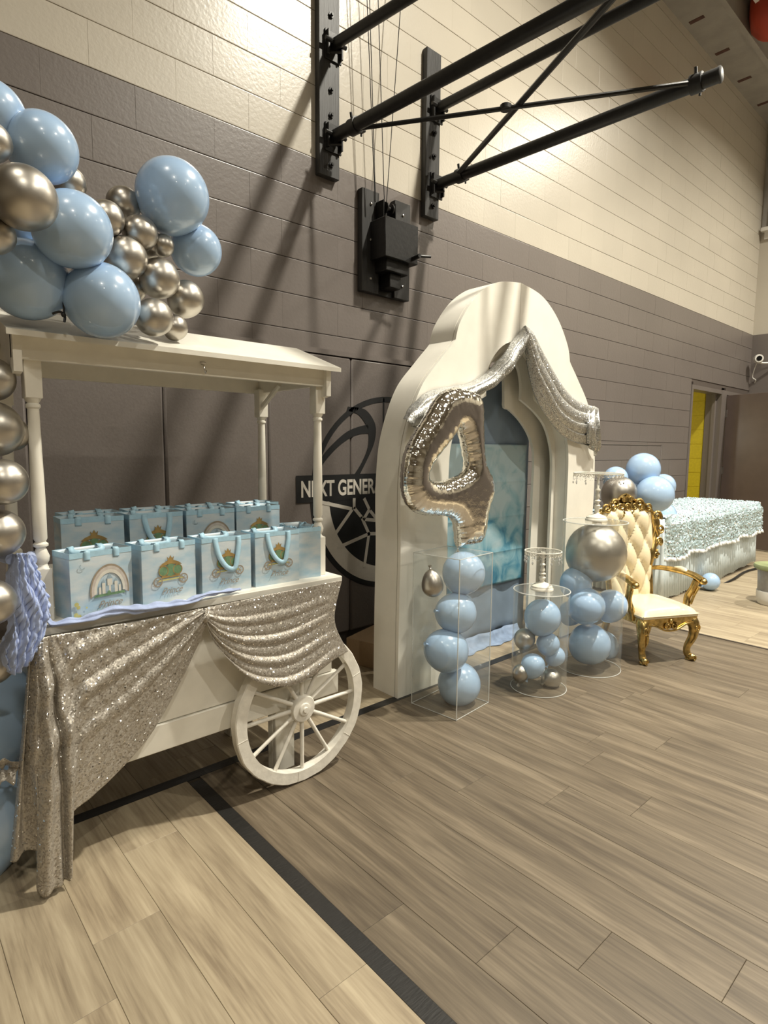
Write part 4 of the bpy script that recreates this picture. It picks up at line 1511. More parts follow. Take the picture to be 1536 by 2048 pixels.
tag(MB().grid([[P + Vector(((0.02 + 0.02 * j / 3 * (1 + 0.3 * math.sin(3 * a))) * math.cos(a), -0.01 * j - 0.01 * math.sin(5 * a), (0.004 + 0.034 * j / 3 * (1 + 0.35 * math.sin(5 * a))) * math.sin(a))) for a in [2 * PI * q / 30 for q in range(31)]] for j in range(4)]).build('foil_scrap', M_SEQ, solid=0.001),
    'crumpled silver foil rosette between the two blue balloons at the left edge', 'decoration')

# ------------------------------------------------------------------ white arch
AX = 3.055


def mir(h):      # h: half outline (dx, z) from the foot to the crown -> closed profile left..crown..right
    L_ = [(AX - a, z) for a, z in h]
    Rr = [(AX + a, z) for a, z in reversed(h)]
    return L_ + Rr[1:] if abs(h[-1][0]) < 1e-6 else L_ + Rr


def smooth_half(parts, n=6):
    out = []
    for p in parts:
        q = cr([Vector((a, 0, z)) for a, z in p], n)
        q = [(v.x, v.z) for v in q]
        out += q if not out else q[1:]
    return out


OUT = smooth_half([[(0.985, 0), (0.982, 0.4), (0.975, 0.8), (0.98, 1.01), (0.975, 1.20), (0.945, 1.40), (0.845, 1.64), (0.70, 1.80), (0.580, 1.916)],
                   [(0.580, 1.916), (0.55, 2.01), (0.45, 2.14), (0.33, 2.235), (0.195, 2.295), (0.0, 2.324)]])
IN1 = smooth_half([[(0.615, 0), (0.615, 0.6), (0.615, 1.20)], [(0.615, 1.20), (0.60, 1.35), (0.53, 1.50), (0.42, 1.60), (0.31, 1.655)], [(0.31, 1.655), (0.305, 1.76), (0.25, 1.86), (0.145, 1.945), (0.0, 1.99)]])
IN2 = smooth_half([[(0.575, 0), (0.575, 0.6), (0.575, 1.20)], [(0.575, 1.20), (0.555, 1.33), (0.476, 1.475), (0.35, 1.57), (0.178, 1.648)], [(0.178, 1.648), (0.18, 1.73), (0.15, 1.83), (0.08, 1.90), (0.0, 1.93)]])
IN3 = smooth_half([[(0.48, 0), (0.482, 0.6), (0.495, 1.20)], [(0.495, 1.20), (0.48, 1.33), (0.41, 1.44), (0.30, 1.53), (0.190, 1.588)], [(0.190, 1.588), (0.135, 1.60), (0.13, 1.66), (0.125, 1.75)], [(0.125, 1.75), (0.11, 1.82), (0.06, 1.87), (0.0, 1.89)]])


def panel(outh, inh, y0, y1, name, m, gap=0.0):
    """two halves with a seam at the crown"""
    for sgn in (-1, 1):
        n = 90
        A = resample([Vector((AX + sgn * max(a, gap), 0, z)) for a, z in outh], n)
        B = resample([Vector((AX + sgn * max(a, gap), 0, z)) for a, z in inh], n)
        mb = MB()
        A = [Vector((p.x, y0, p.z)) for p in A]
        B = [Vector((p.x, y0, p.z)) for p in B]
        mb.band(A, B, (0, y1 - y0, 0))
        mb.build(name, m, arch, ang=25)


arch = thing('party_arch', 'tall white scalloped arch of wood with a curved top', 'arch', (0, 0, 0))
AY = 2.19
panel(OUT, IN1, AY, AY + 0.02, 'front_panel', M_ARCH, 0.0015)
panel([(a - 0.012, z - (0.012 if z > 1 else 0)) for a, z in OUT], IN1, AY + 0.022, AY + 0.125, 'core', M_ARCH, 0.0015)
panel(OUT, [(a - 0.03, z - (0.03 if z > 1.2 else 0)) for a, z in OUT], AY + 0.026, AY + 0.197, 'side_skin', M_ARCH, 0.0)
panel([(a - 0.02, z - (0.02 if z > 1 else 0)) for a, z in OUT], IN2, AY + 0.10, AY + 0.12, 'inner_panel', M_ARCH, 0.0)
panel([(a - 0.02, z - (0.02 if z > 1 else 0)) for a, z in OUT], IN3, AY + 0.195, AY + 0.215, 'back_panel', M_ARCH, 0.0)

# cloths behind the opening
bd = thing('blue_backdrop', 'plain slate blue sheet hanging behind the opening of the arch', 'cloth', (0, 0, 0))
rows = []
for i in range(61):
    x = 2.55 + 1.06 * i / 60
    rows.append([Vector((x, 2.475 + 0.008 * math.sin(x * 21) - (0.10 if 0 else 0) * 0, z)) for z in (1.86, 1.5, 1.1, 0.7, 0.35, 0.12, 0.01)])
MB().grid(rows).build('sheet', M_SHEET, bd, solid=0.002, ang=180)
rows = []
for i in range(61):
    x = 2.45 + 1.07 * i / 60
    f = 0.008 * math.sin(x * 19) + 0.006 * math.sin(x * 43)
    rows.append([Vector((x, 2.466 + f, 0.07)), Vector((x, 2.455 + f * 1.3, 0.045)), Vector((x, 2.435 + f, 0.02)), Vector((x, 2.405 + f, 0.008)), Vector((x, 2.375 + f * 1.5, 0.005))])
MB().grid(rows).build('trailing_hem', M_HEMBLUE, bd, solid=0.002, ang=180)
pb = thing('printed_backdrop', 'turquoise watercolour backdrop with fold creases hanging in front of the slate sheet', 'backdrop', (0, 0, 0))
rows = []
nz = 72
for i in range(49):
    x = 2.50 + 1.055 * i / 48
    col = []
    for j in range(nz + 1):
        z = 0.40 + 0.96 * j / nz
        cz = min(abs(z - c) for c in (0.63, 0.87, 1.11))
        cx = min(abs(x - c) for c in (2.76, 3.03, 3.30))
        fy = -0.004 * math.exp(-(cz / 0.012) ** 2) - 0.003 * math.exp(-(cx / 0.012) ** 2) + 0.003 * math.sin(z * 13 + x * 3)
        col.append(Vector((x, 2.455 + fy, z)))
    rows.append(col)
MB().grid(rows).build('printed_sheet', M_BACKDROP, pb, solid=0.002, ang=20)

# silver sequin swags on the arch
sw = thing('silver_arch_swag', 'silver sequin scarf pinned at the crown of the arch and swagged to both sides', 'cloth', (0, 0, 0))
Y0 = AY - 0.012
ribs = ribs_px([
    [(1046, 654, Y0), (1046, 668, Y0 - .03), (1048, 690, Y0)],
    [(1062, 666, Y0), (1057, 690, Y0 - .03), (1054, 740, Y0)],
    [(1080, 698, Y0), (1072, 740, Y0 - .03), (1068, 795, Y0)],
    [(1102, 738, Y0), (1094, 780, Y0 - .03), (1093, 838, Y0)],
    [(1126, 775, Y0), (1115, 815, Y0 - .03), (1122, 872, Y0)],
    [(1148, 798, Y0), (1143, 835, Y0 - .03), (1150, 886, Y0)],
    [(1170, 808, Y0), (1166, 845, Y0 - .03), (1168, 890, Y0)],
    [(1190, 814, Y0), (1188, 850, Y0 - .03), (1184, 897, Y0)]])
MB().grid(drape(ribs, 70, 50, lambda s, t: (0, -0.02 * abs(math.sin(PI * 4.3 * t)) - 0.01 * math.sin(PI * t), 0.01 * math.sin(PI * 8 * t)))).build('right_swag', M_SEQS, sw, solid=0.002, ang=180)
ribs = ribs_px([
    [(1172, 812, Y0), (1172, 850, Y0 - .05), (1172, 886, Y0 - .02)],
    [(1180, 812, Y0), (1181, 850, Y0 - .07), (1184, 898, Y0 - .03)],
    [(1188, 814, Y0), (1190, 850, Y0 - .05), (1192, 912, Y0 - .02)],
    [(1192, 818, Y0), (1196, 850, Y0 - .06), (1199, 886, Y0 - .03)]])
MB().grid(drape(ribs, 30, 30, lambda s, t: (0, -0.02 * math.sin(PI * 5 * s), 0))).build('right_tail', M_SEQS, sw, solid=0.002, ang=180)
ribs = ribs_px([
    [(1046, 654, Y0), (1048, 668, Y0 - .03), (1049, 690, Y0)],
    [(1025, 682, Y0), (1031, 700, Y0 - .04), (1032, 722, Y0)],
    [(1000, 715, Y0), (1010, 730, Y0 - .05), (1012, 748, Y0)],
    [(975, 742, Y0), (984, 758, Y0 - .05), (986, 772, Y0)],
    [(940, 765, Y0), (948, 778, Y0 - .05), (952, 790, Y0)],
    [(905, 772, Y0), (912, 788, Y0 - .05), (918, 806, Y0)],
    [(872, 778, Y0), (876, 800, Y0 - .05), (884, 825, Y0)],
    [(845, 790, Y0), (846, 815, Y0 - .06), (856, 850, Y0)],
    [(822, 812, Y0), (822, 832, Y0 - .07), (838, 858, Y0)],
    [(805, 838, Y0), (808, 844, Y0 - .06), (822, 858, Y0)]])
MB().grid(drape(ribs, 90, 36, lambda s, t: (0, -0.02 * abs(math.sin(PI * 2.6 * t)) - 0.015 * math.sin(PI * t) - 0.006 * math.sin(40 * s), 0))).build('left_swag', M_SEQS, sw, solid=0.002, ang=180)

# ------------------------------------------------------------------ foil number balloon
def inflate(outline, hole, thick, cell, wr_n, front=(0, -1, 0)):
    """outline, hole: lists of (x, z) -> puffy closed shell, seam in the plane y=0"""
    def dense(pl):
        q = cr([Vector((a, 0, b)) for a, b in pl], 10, closed=True)
        return np.array([(v.x, v.z) for v in q])
    O = dense(outline)
    loops = [O] + ([dense(hole)] if hole else [])
    x0, z0 = O.min(0) - cell * 2
    x1, z1 = O.max(0) + cell * 2
    nx, nz_ = int((x1 - x0) / cell) + 1, int((z1 - z0) / cell) + 1
    X, Z = np.meshgrid(x0 + cell * np.arange(nx), z0 + cell * np.arange(nz_), indexing='ij')
    pts = np.stack([X.ravel(), Z.ravel()], 1)
    inside = np.zeros(len(pts), int)
    best = np.full(len(pts), 1e9)
    near = np.zeros_like(pts)
    arcp = np.zeros(len(pts))
    for L_ in loops:
        A, B = L_, np.roll(L_, -1, 0)
        seglen = np.linalg.norm(B - A, axis=1)
        cum = np.concatenate([[0], np.cumsum(seglen)[:-1]])
        for i in range(len(A)):
            a, b = A[i], B[i]
            cnd = ((a[1] > pts[:, 1]) != (b[1] > pts[:, 1]))
            xs = (b[0] - a[0]) * (pts[:, 1] - a[1]) / (b[1] - a[1] + 1e-12) + a[0]
            inside += (cnd & (pts[:, 0] < xs)).astype(int)
            ab = b - a
            t = np.clip(((pts - a) @ ab) / (ab @ ab + 1e-12), 0, 1)
            pr_ = a + t[:, None] * ab
            dd = np.linalg.norm(pts - pr_, axis=1)
            mm = dd < best
            best[mm] = dd[mm]
            near[mm] = pr_[mm]
            arcp[mm] = cum[i] + t[mm] * seglen[i]
    ins = (inside % 2) == 1
    sd = np.where(ins, best, -best)
    kept = {}
    mbv, mbf = [], []
    P2 = pts.copy()
    snap = sd < cell * 0.55
    P2[snap] = near[snap]
    wmax = sd.max()
    dcl = np.clip(sd, 0, None)
    half = 0.085
    tt = np.clip(dcl / half, 0, 1)
    h = thick * np.sqrt(np.clip(1 - (1 - tt) ** 2, 0, 1))
    wr = np.sin(arcp * wr_n) * np.exp(-dcl / 0.016) * 0.006 + 0.003 * np.sin(arcp * wr_n * 0.37 + 2) * np.exp(-dcl / 0.03)
    h = h + wr * (dcl > 0)
    h[snap] = 0
    h = h.reshape(nx, nz_)
    # soften the ridges
    for _ in range(3):
        hh = h.copy()
        hh[1:-1, 1:-1] = (h[1:-1, 1:-1] * 4 + h[:-2, 1:-1] + h[2:, 1:-1] + h[1:-1, :-2] + h[1:-1, 2:]) / 8
        h = np.where(snap.reshape(nx, nz_), 0, hh)
    h = h.ravel()
    sdg = sd.reshape(nx, nz_)
    mb = MB()
    idf, idb = {}, {}
    vs, fs = [], []

    def vid(i, j, back):
        k_ = i * nz_ + j
        dct = idb if back else idf
        if snap[k_]:
            dct = idf
        if k_ not in dct:
            vs.append(Vector((P2[k_, 0], (h[k_] if back else -h[k_]), P2[k_, 1])))
            dct[k_] = len(vs) - 1
        return dct[k_]
    for i in range(nx - 1):
        for j in range(nz_ - 1):
            c = (sdg[i, j] + sdg[i + 1, j] + sdg[i, j + 1] + sdg[i + 1, j + 1]) / 4
            if c > 0:
                fs.append((vid(i, j, 0), vid(i + 1, j, 0), vid(i + 1, j + 1, 0), vid(i, j + 1, 0)))
                fs.append((vid(i, j, 1), vid(i, j + 1, 1), vid(i + 1, j + 1, 1), vid(i + 1, j, 1)))
    mb.add(vs, fs)
    return mb


FY = 2.03


def f4(x, y):
    x = 530 + (x - 530) * 0.93
    p = at(782 + x / 4.876, 700 + y / 4.876, FY)
    return (p.x - 2.27, p.z - 1.22)


out4 = [f4(*q) for q in [(500, 400), (620, 365), (740, 385), (850, 440), (890, 560), (895, 800), (915, 1080), (990, 1250), (1000, 1400), (950, 1560), (920, 1750), (870, 1870), (770, 1900), (690, 1905), (650, 1925),
                         (640, 1800), (615, 1680), (540, 1625), (420, 1615), (290, 1610), (180, 1570), (110, 1480), (75, 1330), (85, 1130), (130, 950), (220, 780), (330, 620), (430, 460)]]
hole4 = [f4(*q) for q in [(655, 770), (700, 880), (725, 1010), (740, 1130), (690, 1200), (600, 1240), (500, 1275), (400, 1275), (335, 1245), (345, 1165), (420, 1050), (530, 920), (600, 830)]]
num = thing('number_balloon', 'big silver foil balloon in the shape of a 4 leaning on the arch', 'balloon', (2.27, FY - 0.005, 1.22))
MB_ = inflate(out4, hole4, 0.062, 0.0042, 330)
nb = MB_.build('foil_four', M_FOIL, num, ang=180)
sm = nb.modifiers.new('soften', 'SMOOTH')
sm.factor = 0.4
sm.iterations = 2
tl = f4(655, 1925)
MB().lathe([(0.006, 0.0), (0.004, -0.008), (0.010, -0.022), (0.001, -0.022)], 10, 0, Matrix.Translation((tl[0], 0, tl[1]))).build('filling_tail', M_FOIL, num)

# ------------------------------------------------------------------ acrylic plinths
def plinth_box():
    t = thing('acrylic_box_plinth', 'tall square clear acrylic plinth standing in front of the arch', 'plinth', (2.114, 1.815, 0), math.atan2(0.027, 0.287))
    a, hgt, e = 0.287, 0.80, 0.004
    for nme, lo, hi in (('side_pane', (0, 0, 0), (a, e, hgt)), ('side_pane', (0, a - e, 0), (a, a, hgt)), ('side_pane', (0, e, 0), (e, a - e, hgt)), ('side_pane', (a - e, e, 0), (a, a - e, hgt)), ('top_pane', (0, 0, hgt), (a, a, hgt + e))):
        MB().box(lo, hi).build(nme, M_ACR, t, smooth=False)
    mb = MB()
    r = 0.0028
    for (x, y) in ((0, 0), (a, 0), (0, a), (a, a)):
        mb.tube([(x, y, 0), (x, y, hgt + e)], r, 6)
    for z in (hgt + e / 2, 0.003):
        mb.tube([(0, 0, z), (a, 0, z), (a, a, z), (0, a, z)], r * 0.8, 6, closed=True)
    mb.build('polished_edges', M_ACRE, t)
    return t


plinth_box()


def plinth_cyl(x, y, r, hgt, label):
    t = thing('acrylic_cylinder_plinth', label, 'plinth', (x, y, 0))
    e = 0.004
    MB().lathe([(r, 0.0), (r, hgt), (r - e, hgt), (r - e, 0.0), (r, 0)], 64, cap=False).build('tube_wall', M_ACR, t)
    MB().lathe([(r, hgt), (r, hgt + e), (0.001, hgt + e)], 64).build('top_disc', M_ACR, t)
    mb = MB()
    for nm_, z, rr in (('polished_rim', hgt + e / 2, 0.0032), ('base_rim', 0.003, 0.002)):
        MB().tube([(r * math.cos(2 * PI * i / 64), r * math.sin(2 * PI * i / 64), z) for i in range(64)], rr, 6, closed=True).build(nm_, M_ACRE, t)
    return t


plinth_cyl(2.78, 1.79, 0.152, 0.555, 'short round clear acrylic plinth between the box plinth and the tall round one')
plinth_cyl(3.285, 1.765, 0.185, 0.90, 'tall round clear acrylic plinth beside the gold throne')

GBX = 'balloons inside the square acrylic plinth'
for (u, v, rp, y, lab, m, ax, el) in [
        (927, 1146, 43, 1.965, 'pale blue balloon at the top of the stack in the square plinth', B_, (0.3, -0.2, 0.9), 1.05),
        (912, 1226, 41, 1.955, 'second pale blue balloon from the top in the square plinth', B_, (0.9, -0.2, -0.2), 1.1),
        (893, 1301, 44, 1.955, 'third pale blue balloon from the top in the square plinth', B_, (0.9, -0.2, -0.4), 1.12),
        (918, 1368, 43, 1.955, 'lowest pale blue balloon in the square plinth', B_, (0.2, -0.2, 0.9), 1.03),
        (865, 1172, 22, 1.965, 'small pear shaped silver balloon in the square plinth', S_, (0.1, -0.1, -1), 1.55)]:
    pxball(u, v, rp, y, m, lab, GBX, ax, True, el)
GC1 = 'balloons inside the short round plinth'
for (u, v, rp, y, lab, m, ax, el) in [
        (1085, 1234, 36, 1.80, 'largest blue balloon, at the top of the short round plinth', B_, (0.3, -0.2, 0.9), 1.1),
        (1049, 1278, 21, 1.86, 'silver balloon at the left of the short round plinth, under the largest blue one', S_, (0.3, -0.2, 0.9), 1.05),
        (1096, 1288, 23, 1.77, 'blue balloon at the centre right of the short round plinth', B_, (-0.3, -0.2, 0.9), 1.2),
        (1110, 1312, 20, 1.75, 'blue balloon at the right wall of the short round plinth', B_, (0.5, -0.2, 0.6), 1.1),
        (1066, 1331, 24, 1.79, 'egg shaped blue balloon low in the short round plinth', B_, (0.3, -0.2, 0.9), 1.15),
        (1102, 1357, 20, 1.75, 'silver balloon on the floor of the short round plinth, right side', S_, (0.9, -0.2, 0.3), 1.05),
        (1041, 1345, 16, 1.83, 'small silver balloon with its neck down at the left of the short round plinth', S_, (-0.1, -0.2, 0.9), 1.5)]:
    pxball(u, v, rp, y, m, lab, GC1, ax, True, el)
GC2 = 'balloons inside the tall round plinth'
for (u, v, rp, y, lab, m, ax, el) in [
        (1191, 1106, 59, 1.765, 'huge silver balloon filling the top of the tall round plinth', S_, (0.2, -0.6, 0.7), 1.02),
        (1152, 1166, 32, 1.82, 'blue balloon under the left side of the huge silver one', B_, (0.3, -0.6, 0.7), 1.05),
        (1172, 1212, 37, 1.74, 'blue balloon at the middle of the tall round plinth', B_, (0.3, -0.6, 0.7), 1.05),
        (1222, 1211, 32, 1.69, 'blue balloon at the right wall of the tall round plinth', B_, (0.2, -0.3, 0.9), 1.12),
        (1142, 1226, 24, 1.88, 'blue balloon showing at the left wall of the tall round plinth', B_, (0.2, -0.3, 0.9), 1.12),
        (1179, 1288, 41, 1.75, 'lowest blue balloon in the tall round plinth', B_, (0.3, -0.6, 0.7), 1.03),
        (1205, 1292, 31, 1.82, 'blue balloon half hidden behind the lowest one in the tall round plinth', B_, (0.3, -0.6, 0.7), 1.05)]:
    pxball(u, v, rp, y, m, lab, GC2, ax, False, el)

# ------------------------------------------------------------------ cake stands
def cake_stand(x, y, z, hgt, r, rb, label):
    t = thing('cake_stand', label, 'cake stand', (x, y, z))
    k_ = hgt / 0.21
    s_ = rb / 0.058
    MB().lathe([(rb, 0), (rb, 0.008), (rb * 0.97, 0.011), (rb * 0.92, 0.014), (rb * 0.9, 0.022), (rb * 0.72, 0.030), (rb * 0.45, 0.037), (rb * 0.25, 0.042), (0.010 * s_, 0.048)], 40).build('foot', M_STANDW, t)
    MB().lathe([(0.010 * s_, 0.045), (0.014 * s_, 0.055 * k_), (0.018 * s_, 0.066 * k_), (0.010 * s_, 0.075 * k_), (0.008 * s_, 0.078 * k_), (0.017 * s_, 0.085 * k_), (0.017 * s_, 0.089 * k_), (0.008 * s_, 0.095 * k_), (0.013 * s_, 0.105 * k_), (0.009 * s_, 0.120 * k_),
                (0.007 * s_, 0.128 * k_), (0.014 * s_, 0.134 * k_), (0.014 * s_, 0.138 * k_), (0.007 * s_, 0.145 * k_), (0.007 * s_, 0.19 * k_), (0.012 * s_, hgt - 0.006)], 24).build('stem', M_STANDW, t)
    MB().lathe([(r - 0.002, hgt - 0.003), (0.001, hgt - 0.003)], 48, cap=False).build('glass_plate', M_ACR, t, solid=0.002)
    MB().tube([(r * math.cos(2 * PI * i / 48), r * math.sin(2 * PI * i / 48), hgt) for i in range(48)], 0.0032, 8, closed=True).build('rim', M_STANDW, t)
    n = 32
    mb = MB()
    for i in range(n):       # lace loops
        pts = []
        for j in range(9):
            a = 2 * PI * (i + j / 8) / n
            pts.append((r * math.cos(a), r * math.sin(a), hgt - 0.006 - 0.014 * math.sin(PI * j / 8)))
        mb.tube(pts, 0.0016, 5)
        a = 2 * PI * (i + 0.5) / n
        mb.tube([(r * math.cos(a), r * math.sin(a), hgt), (r * math.cos(a), r * math.sin(a), hgt - 0.02)], 0.0014, 5)
    mb.build('lace_skirt', M_STANDW, t)
    mb = MB()
    nd = 12
    for i in range(nd):
        a = 2 * PI * i / nd
        p = Vector((r * math.cos(a), r * math.sin(a), hgt - 0.022))
        for q in range(3):
            mb.ball(tuple(p - Vector((0, 0, 0.008 * q))), 0.0032, 6)
        mb.lathe([(0.0005, -0.012), (0.005, -0.004), (0.003, 0.004), (0.0005, 0.008)], 6, 0, Matrix.Translation(p - Vector((0, 0, 0.032))))
        for j in range(1, 6):       # bead chain to the next drop
            b = 2 * PI * (i + j / 6) / nd
            mb.ball((r * math.cos(b), r * math.sin(b), hgt - 0.022 - 0.016 * math.sin(PI * j / 6)), 0.0024, 5)
    mb.build('crystal_drops', M_SPARK, t)
    return t


cake_stand(2.78, 1.79, 0.5595, 0.215, 0.098, 0.062, 'cream cake stand with crystal drops on the short round plinth')
cake_stand(3.315, 1.775, 0.9045, 0.285, 0.142, 0.065, 'cream cake stand with crystal drops on the tall round plinth')

# ------------------------------------------------------------------ gold throne
n_ = Vector((0.453, 0.89, 0)).normalized()
org = Vector((3.735, 1.475, 0)) + n_ * 0.2
th = thing('throne_chair', 'small gilded throne with cream buttoned upholstery beside the tall plinth', 'chair', tuple(org), math.atan2(-n_.x, n_.y))
HW, HD = 0.20, 0.20


def spiral(c, r0, r1, a0, turns, yv, n=34, rad=0.007, mb=None, m=None):
    pts, rr = [], []
    for i in range(n):
        t = i / (n - 1)
        a = a0 + turns * 2 * PI * t
        r = r0 + (r1 - r0) * t
        pts.append(Vector((c[0] + r * math.cos(a), yv, c[1] + r * math.sin(a))))
        rr.append(rad * (1 - 0.45 * t))
    mb.tube(pts, rr, 8)


for sx in (-1, 1):
    mb = MB().tube(cr([(sx * 0.175, -0.165, 0.27), (sx * 0.192, -0.19, 0.22), (sx * 0.188, -0.188, 0.15), (sx * 0.170, -0.168, 0.08), (sx * 0.168, -0.175, 0.035), (sx * 0.175, -0.20, 0.018)], 6),
                   [0.036, 0.037, 0.038, 0.038, 0.037, 0.036, 0.034, 0.033, 0.032, 0.030, 0.029, 0.028, 0.027, 0.026, 0.025, 0.024, 0.023, 0.022, 0.021, 0.021, 0.021, 0.021, 0.022, 0.022, 0.022, 0.021, 0.020, 0.019, 0.018, 0.018, 0.017][:31], 14)
    mb.ball((sx * 0.174, -0.205, 0.022), 0.022, 14)
    mb.lathe([(0.02, 0), (0.026, 0.004), (0.024, 0.012), (0.018, 0.016)], 16, 0, Matrix.Translation((sx * 0.172, -0.19, 0)))
    spiral((sx * 0.174, 0.024), 0.018, 0.004, -PI / 2, sx * 1.3, -0.226, 20, 0.005, mb)
    spiral((sx * 0.188, 0.215), 0.022, 0.005, PI / 2, -sx * 1.4, -0.222, 22, 0.006, mb)
    mb.tube(cr([(sx * 0.182, -0.226, 0.19), (sx * 0.176, -0.222, 0.15), (sx * 0.168, -0.198, 0.11)], 5), [0.009, 0.009, 0.008, 0.008, 0.007, 0.007, 0.006, 0.005, 0.005, 0.004, 0.003], 8)
    mb.build('leg', M_GOLD, th)
    MB().tube(cr([(sx * 0.17, 0.17, 0.27), (sx * 0.175, 0.19, 0.15), (sx * 0.18, 0.235, 0.02), (sx * 0.18, 0.24, 0.0)], 5), 0.024, 12).build('leg', M_GOLD, th)
# apron
mb = MB()
A, B = [], []
for i in range(41):
    s_ = -1 + 2 * i / 40
    A.append(Vector((s_ * HW, -HD - 0.004, 0.292)))
    B.append(Vector((s_ * HW, -HD - 0.004, 0.245 - 0.035 * math.exp(-(s_ / 0.28) ** 2) + 0.012 * math.cos(s_ * 9))))
mb.band(A, B, (0, 0.03, 0))
spiral((-0.022, 0.238), 0.022, 0.005, PI * 0.6, 1.3, -HD - 0.012, 28, 0.007, mb)
spiral((0.022, 0.238), 0.022, 0.005, PI * 0.4, -1.3, -HD - 0.012, 28, 0.007, mb)
mb.ball((0, -HD - 0.01, 0.268), 0.013, 10, sc=(1, 0.6, 1.2))
mb.tube(cr([(-HW, -HD - 0.006, 0.25), (-0.12, -HD - 0.01, 0.246), (-0.05, -HD - 0.012, 0.215), (0, -HD - 0.012, 0.208), (0.05, -HD - 0.012, 0.215), (0.12, -HD - 0.01, 0.246), (HW, -HD - 0.006, 0.25)], 5), 0.006, 8)
mb.build('front_apron', M_GOLD, th)
MB().cbox((-HW, -HD + 0.02, 0.24), (-HW + 0.025, HD, 0.292), 0.004).cbox((HW - 0.025, -HD + 0.02, 0.24), (HW, HD, 0.292), 0.004).cbox((-HW, HD - 0.025, 0.24), (HW, HD, 0.292), 0.004).build('side_aprons', M_GOLD, th)
# cushion
rows = []
N1 = 24
for i in range(N1 + 1):
    r_ = []
    for j in range(N1 + 1):
        u, v = -1 + 2 * i / N1, -1 + 2 * j / N1
        e = (1 - abs(u) ** 5) * (1 - abs(v) ** 5)
        z = 0.303 + 0.055 * e ** 0.45 + 0.0015 * math.sin(u * 17 + v * 5) * (1 - e)
        r_.append(Vector((u * (HW + 0.006), v * (HD + 0.004) - 0.006, z)))
    rows.append(r_)
mb = MB().grid(rows)
mb.cbox((-HW - 0.004, -HD - 0.008, 0.287), (HW + 0.004, HD, 0.307), 0.004)
mb.build('seat_cushion', M_CREAM, th)
MB().tube([(-HW - .006, -HD - .010, 0.305), (HW + .006, -HD - .010, 0.305)], 0.004, 6).tube([(HW + .006, -HD - .010, 0.305), (HW + .006, HD, 0.305)], 0.004, 6).build('seat_piping', M_CREAM, th)
# backrest
LEAN = 0.16


def bk(x, z, dy=0.0):
    return Vector((x, HD - 0.01 + (z - 0.3) * LEAN + dy, z))


def wback(z):
    t = (z - 0.33) / 0.60
    return 0.150 + 0.055 * t + 0.02 * math.sin(PI * t)


rows = []
for i in range(61):
    z = 0.33 + 0.60 * i / 60
    r_ = []
    for j in range(41):
        s_ = -1 + 2 * j / 40
        x = s_ * wback(z)
        a = PI * (x / 0.125 + z / 0.24)
        b = PI * (x / 0.125 - z / 0.24)
        tuft = (abs(math.sin(a)) * abs(math.sin(b))) ** 0.33
        edge = (1 - s_ ** 6) * min(1, (1 - i / 60) * 12 + 0.05) ** 0.5
        r_.append(bk(x, z + (0.03 * (1 - s_ * s_) if i == 60 else 0), -0.052 * tuft * edge - 0.012))
    rows.append(r_)
MB().grid(rows).build('buttoned_upholstery', M_CREAM, th, ang=180)
bt = MB()
for i in range(-2, 3):
    for q in range(1, 12):
        x = i * 0.0625
        z = q * 0.24 + (0.12 if i % 2 else 0)
        if 0.37 < z < 0.90 and abs(x) < wback(z) - 0.02:
            bt.ball(tuple(bk(x, z, -0.018)), 0.007, 8)
bt.build('buttons', M_CREAM, th)
MB().prism([bk(-0.15, 0.30), bk(0.15, 0.30), bk(0.20, 0.7), bk(0.215, 0.92), bk(-0.215, 0.92), bk(-0.20, 0.7)], (0, 0.02, 0)).build('back_board', M_CREAM, th)
for sx in (-1, 1):
    mb = MB()
    mb.tube([bk(sx * v.x, v.z, -0.01) for v in cr([(0.160, 0, 0.28), (0.165, 0, 0.42), (0.172, 0, 0.56), (0.205, 0, 0.68), (0.235, 0, 0.78), (0.225, 0, 0.86), (0.19, 0, 0.915)], 6)],
            [0.019] * 12 + [0.025 + 0.006 * math.sin(i * 0.5) for i in range(25)], 12)
    # carved leaves and scrolls of the upper frame
    for (cx, cz, r0, a0, tr) in ((0.212, 0.60, 0.022, 0.3, 1.2), (0.238, 0.70, 0.028, -1.2, 1.4), (0.255, 0.785, 0.034, 2.6, 1.5), (0.235, 0.872, 0.038, -0.6, 1.6), (0.165, 0.938, 0.036, 2.4, 1.4), (0.095, 0.965, 0.030, 0.0, 1.4)):
        n0 = len(mb.v)
        pts, rr = [], []
        for i in range(26):
            t = i / 25
            a = a0 + tr * 2 * PI * t
            r = r0 * (1 - 0.8 * t)
            pts.append(bk(sx * (cx + r * math.cos(a)), cz + r * math.sin(a), -0.03))
            rr.append(0.0108 * (1 - 0.4 * t))
        mb.tube(pts, rr, 8)
    for (x, z, l, an) in ((0.205, 0.60, 0.05, 1.15), (0.215, 0.66, 0.06, 1.2), (0.235, 0.73, 0.05, 1.4), (0.20, 0.90, 0.05, 2.3), (0.13, 0.915, 0.04, 2.8)):
        p0 = bk(sx * x, z, -0.026)
        p1 = bk(sx * (x + l * math.cos(an)), z + l * math.sin(an), -0.032)
        mb.tube([p0, p0.lerp(p1, 0.35), p0.lerp(p1, 0.7), p1], [0.004, 0.013, 0.010, 0.003], 8)
    mb.build('carved_side_frame', M_GOLD, th)
mb = MB()
outl = [(-0.20, 0.90), (-0.15, 0.93), (-0.11, 0.975), (-0.06, 0.99), (-0.03, 1.015), (0, 1.025), (0.03, 1.015), (0.06, 0.99), (0.11, 0.975), (0.15, 0.93), (0.20, 0.90), (0.12, 0.895), (0.06, 0.88), (0, 0.862), (-0.06, 0.88), (-0.12, 0.895)]
mb.prism([bk(a, b, -0.012) for a, b in outl], (0, 0.02, 0))
mb.build('crest_ground', M_SHADOWGOLD, th)
mb = MB()
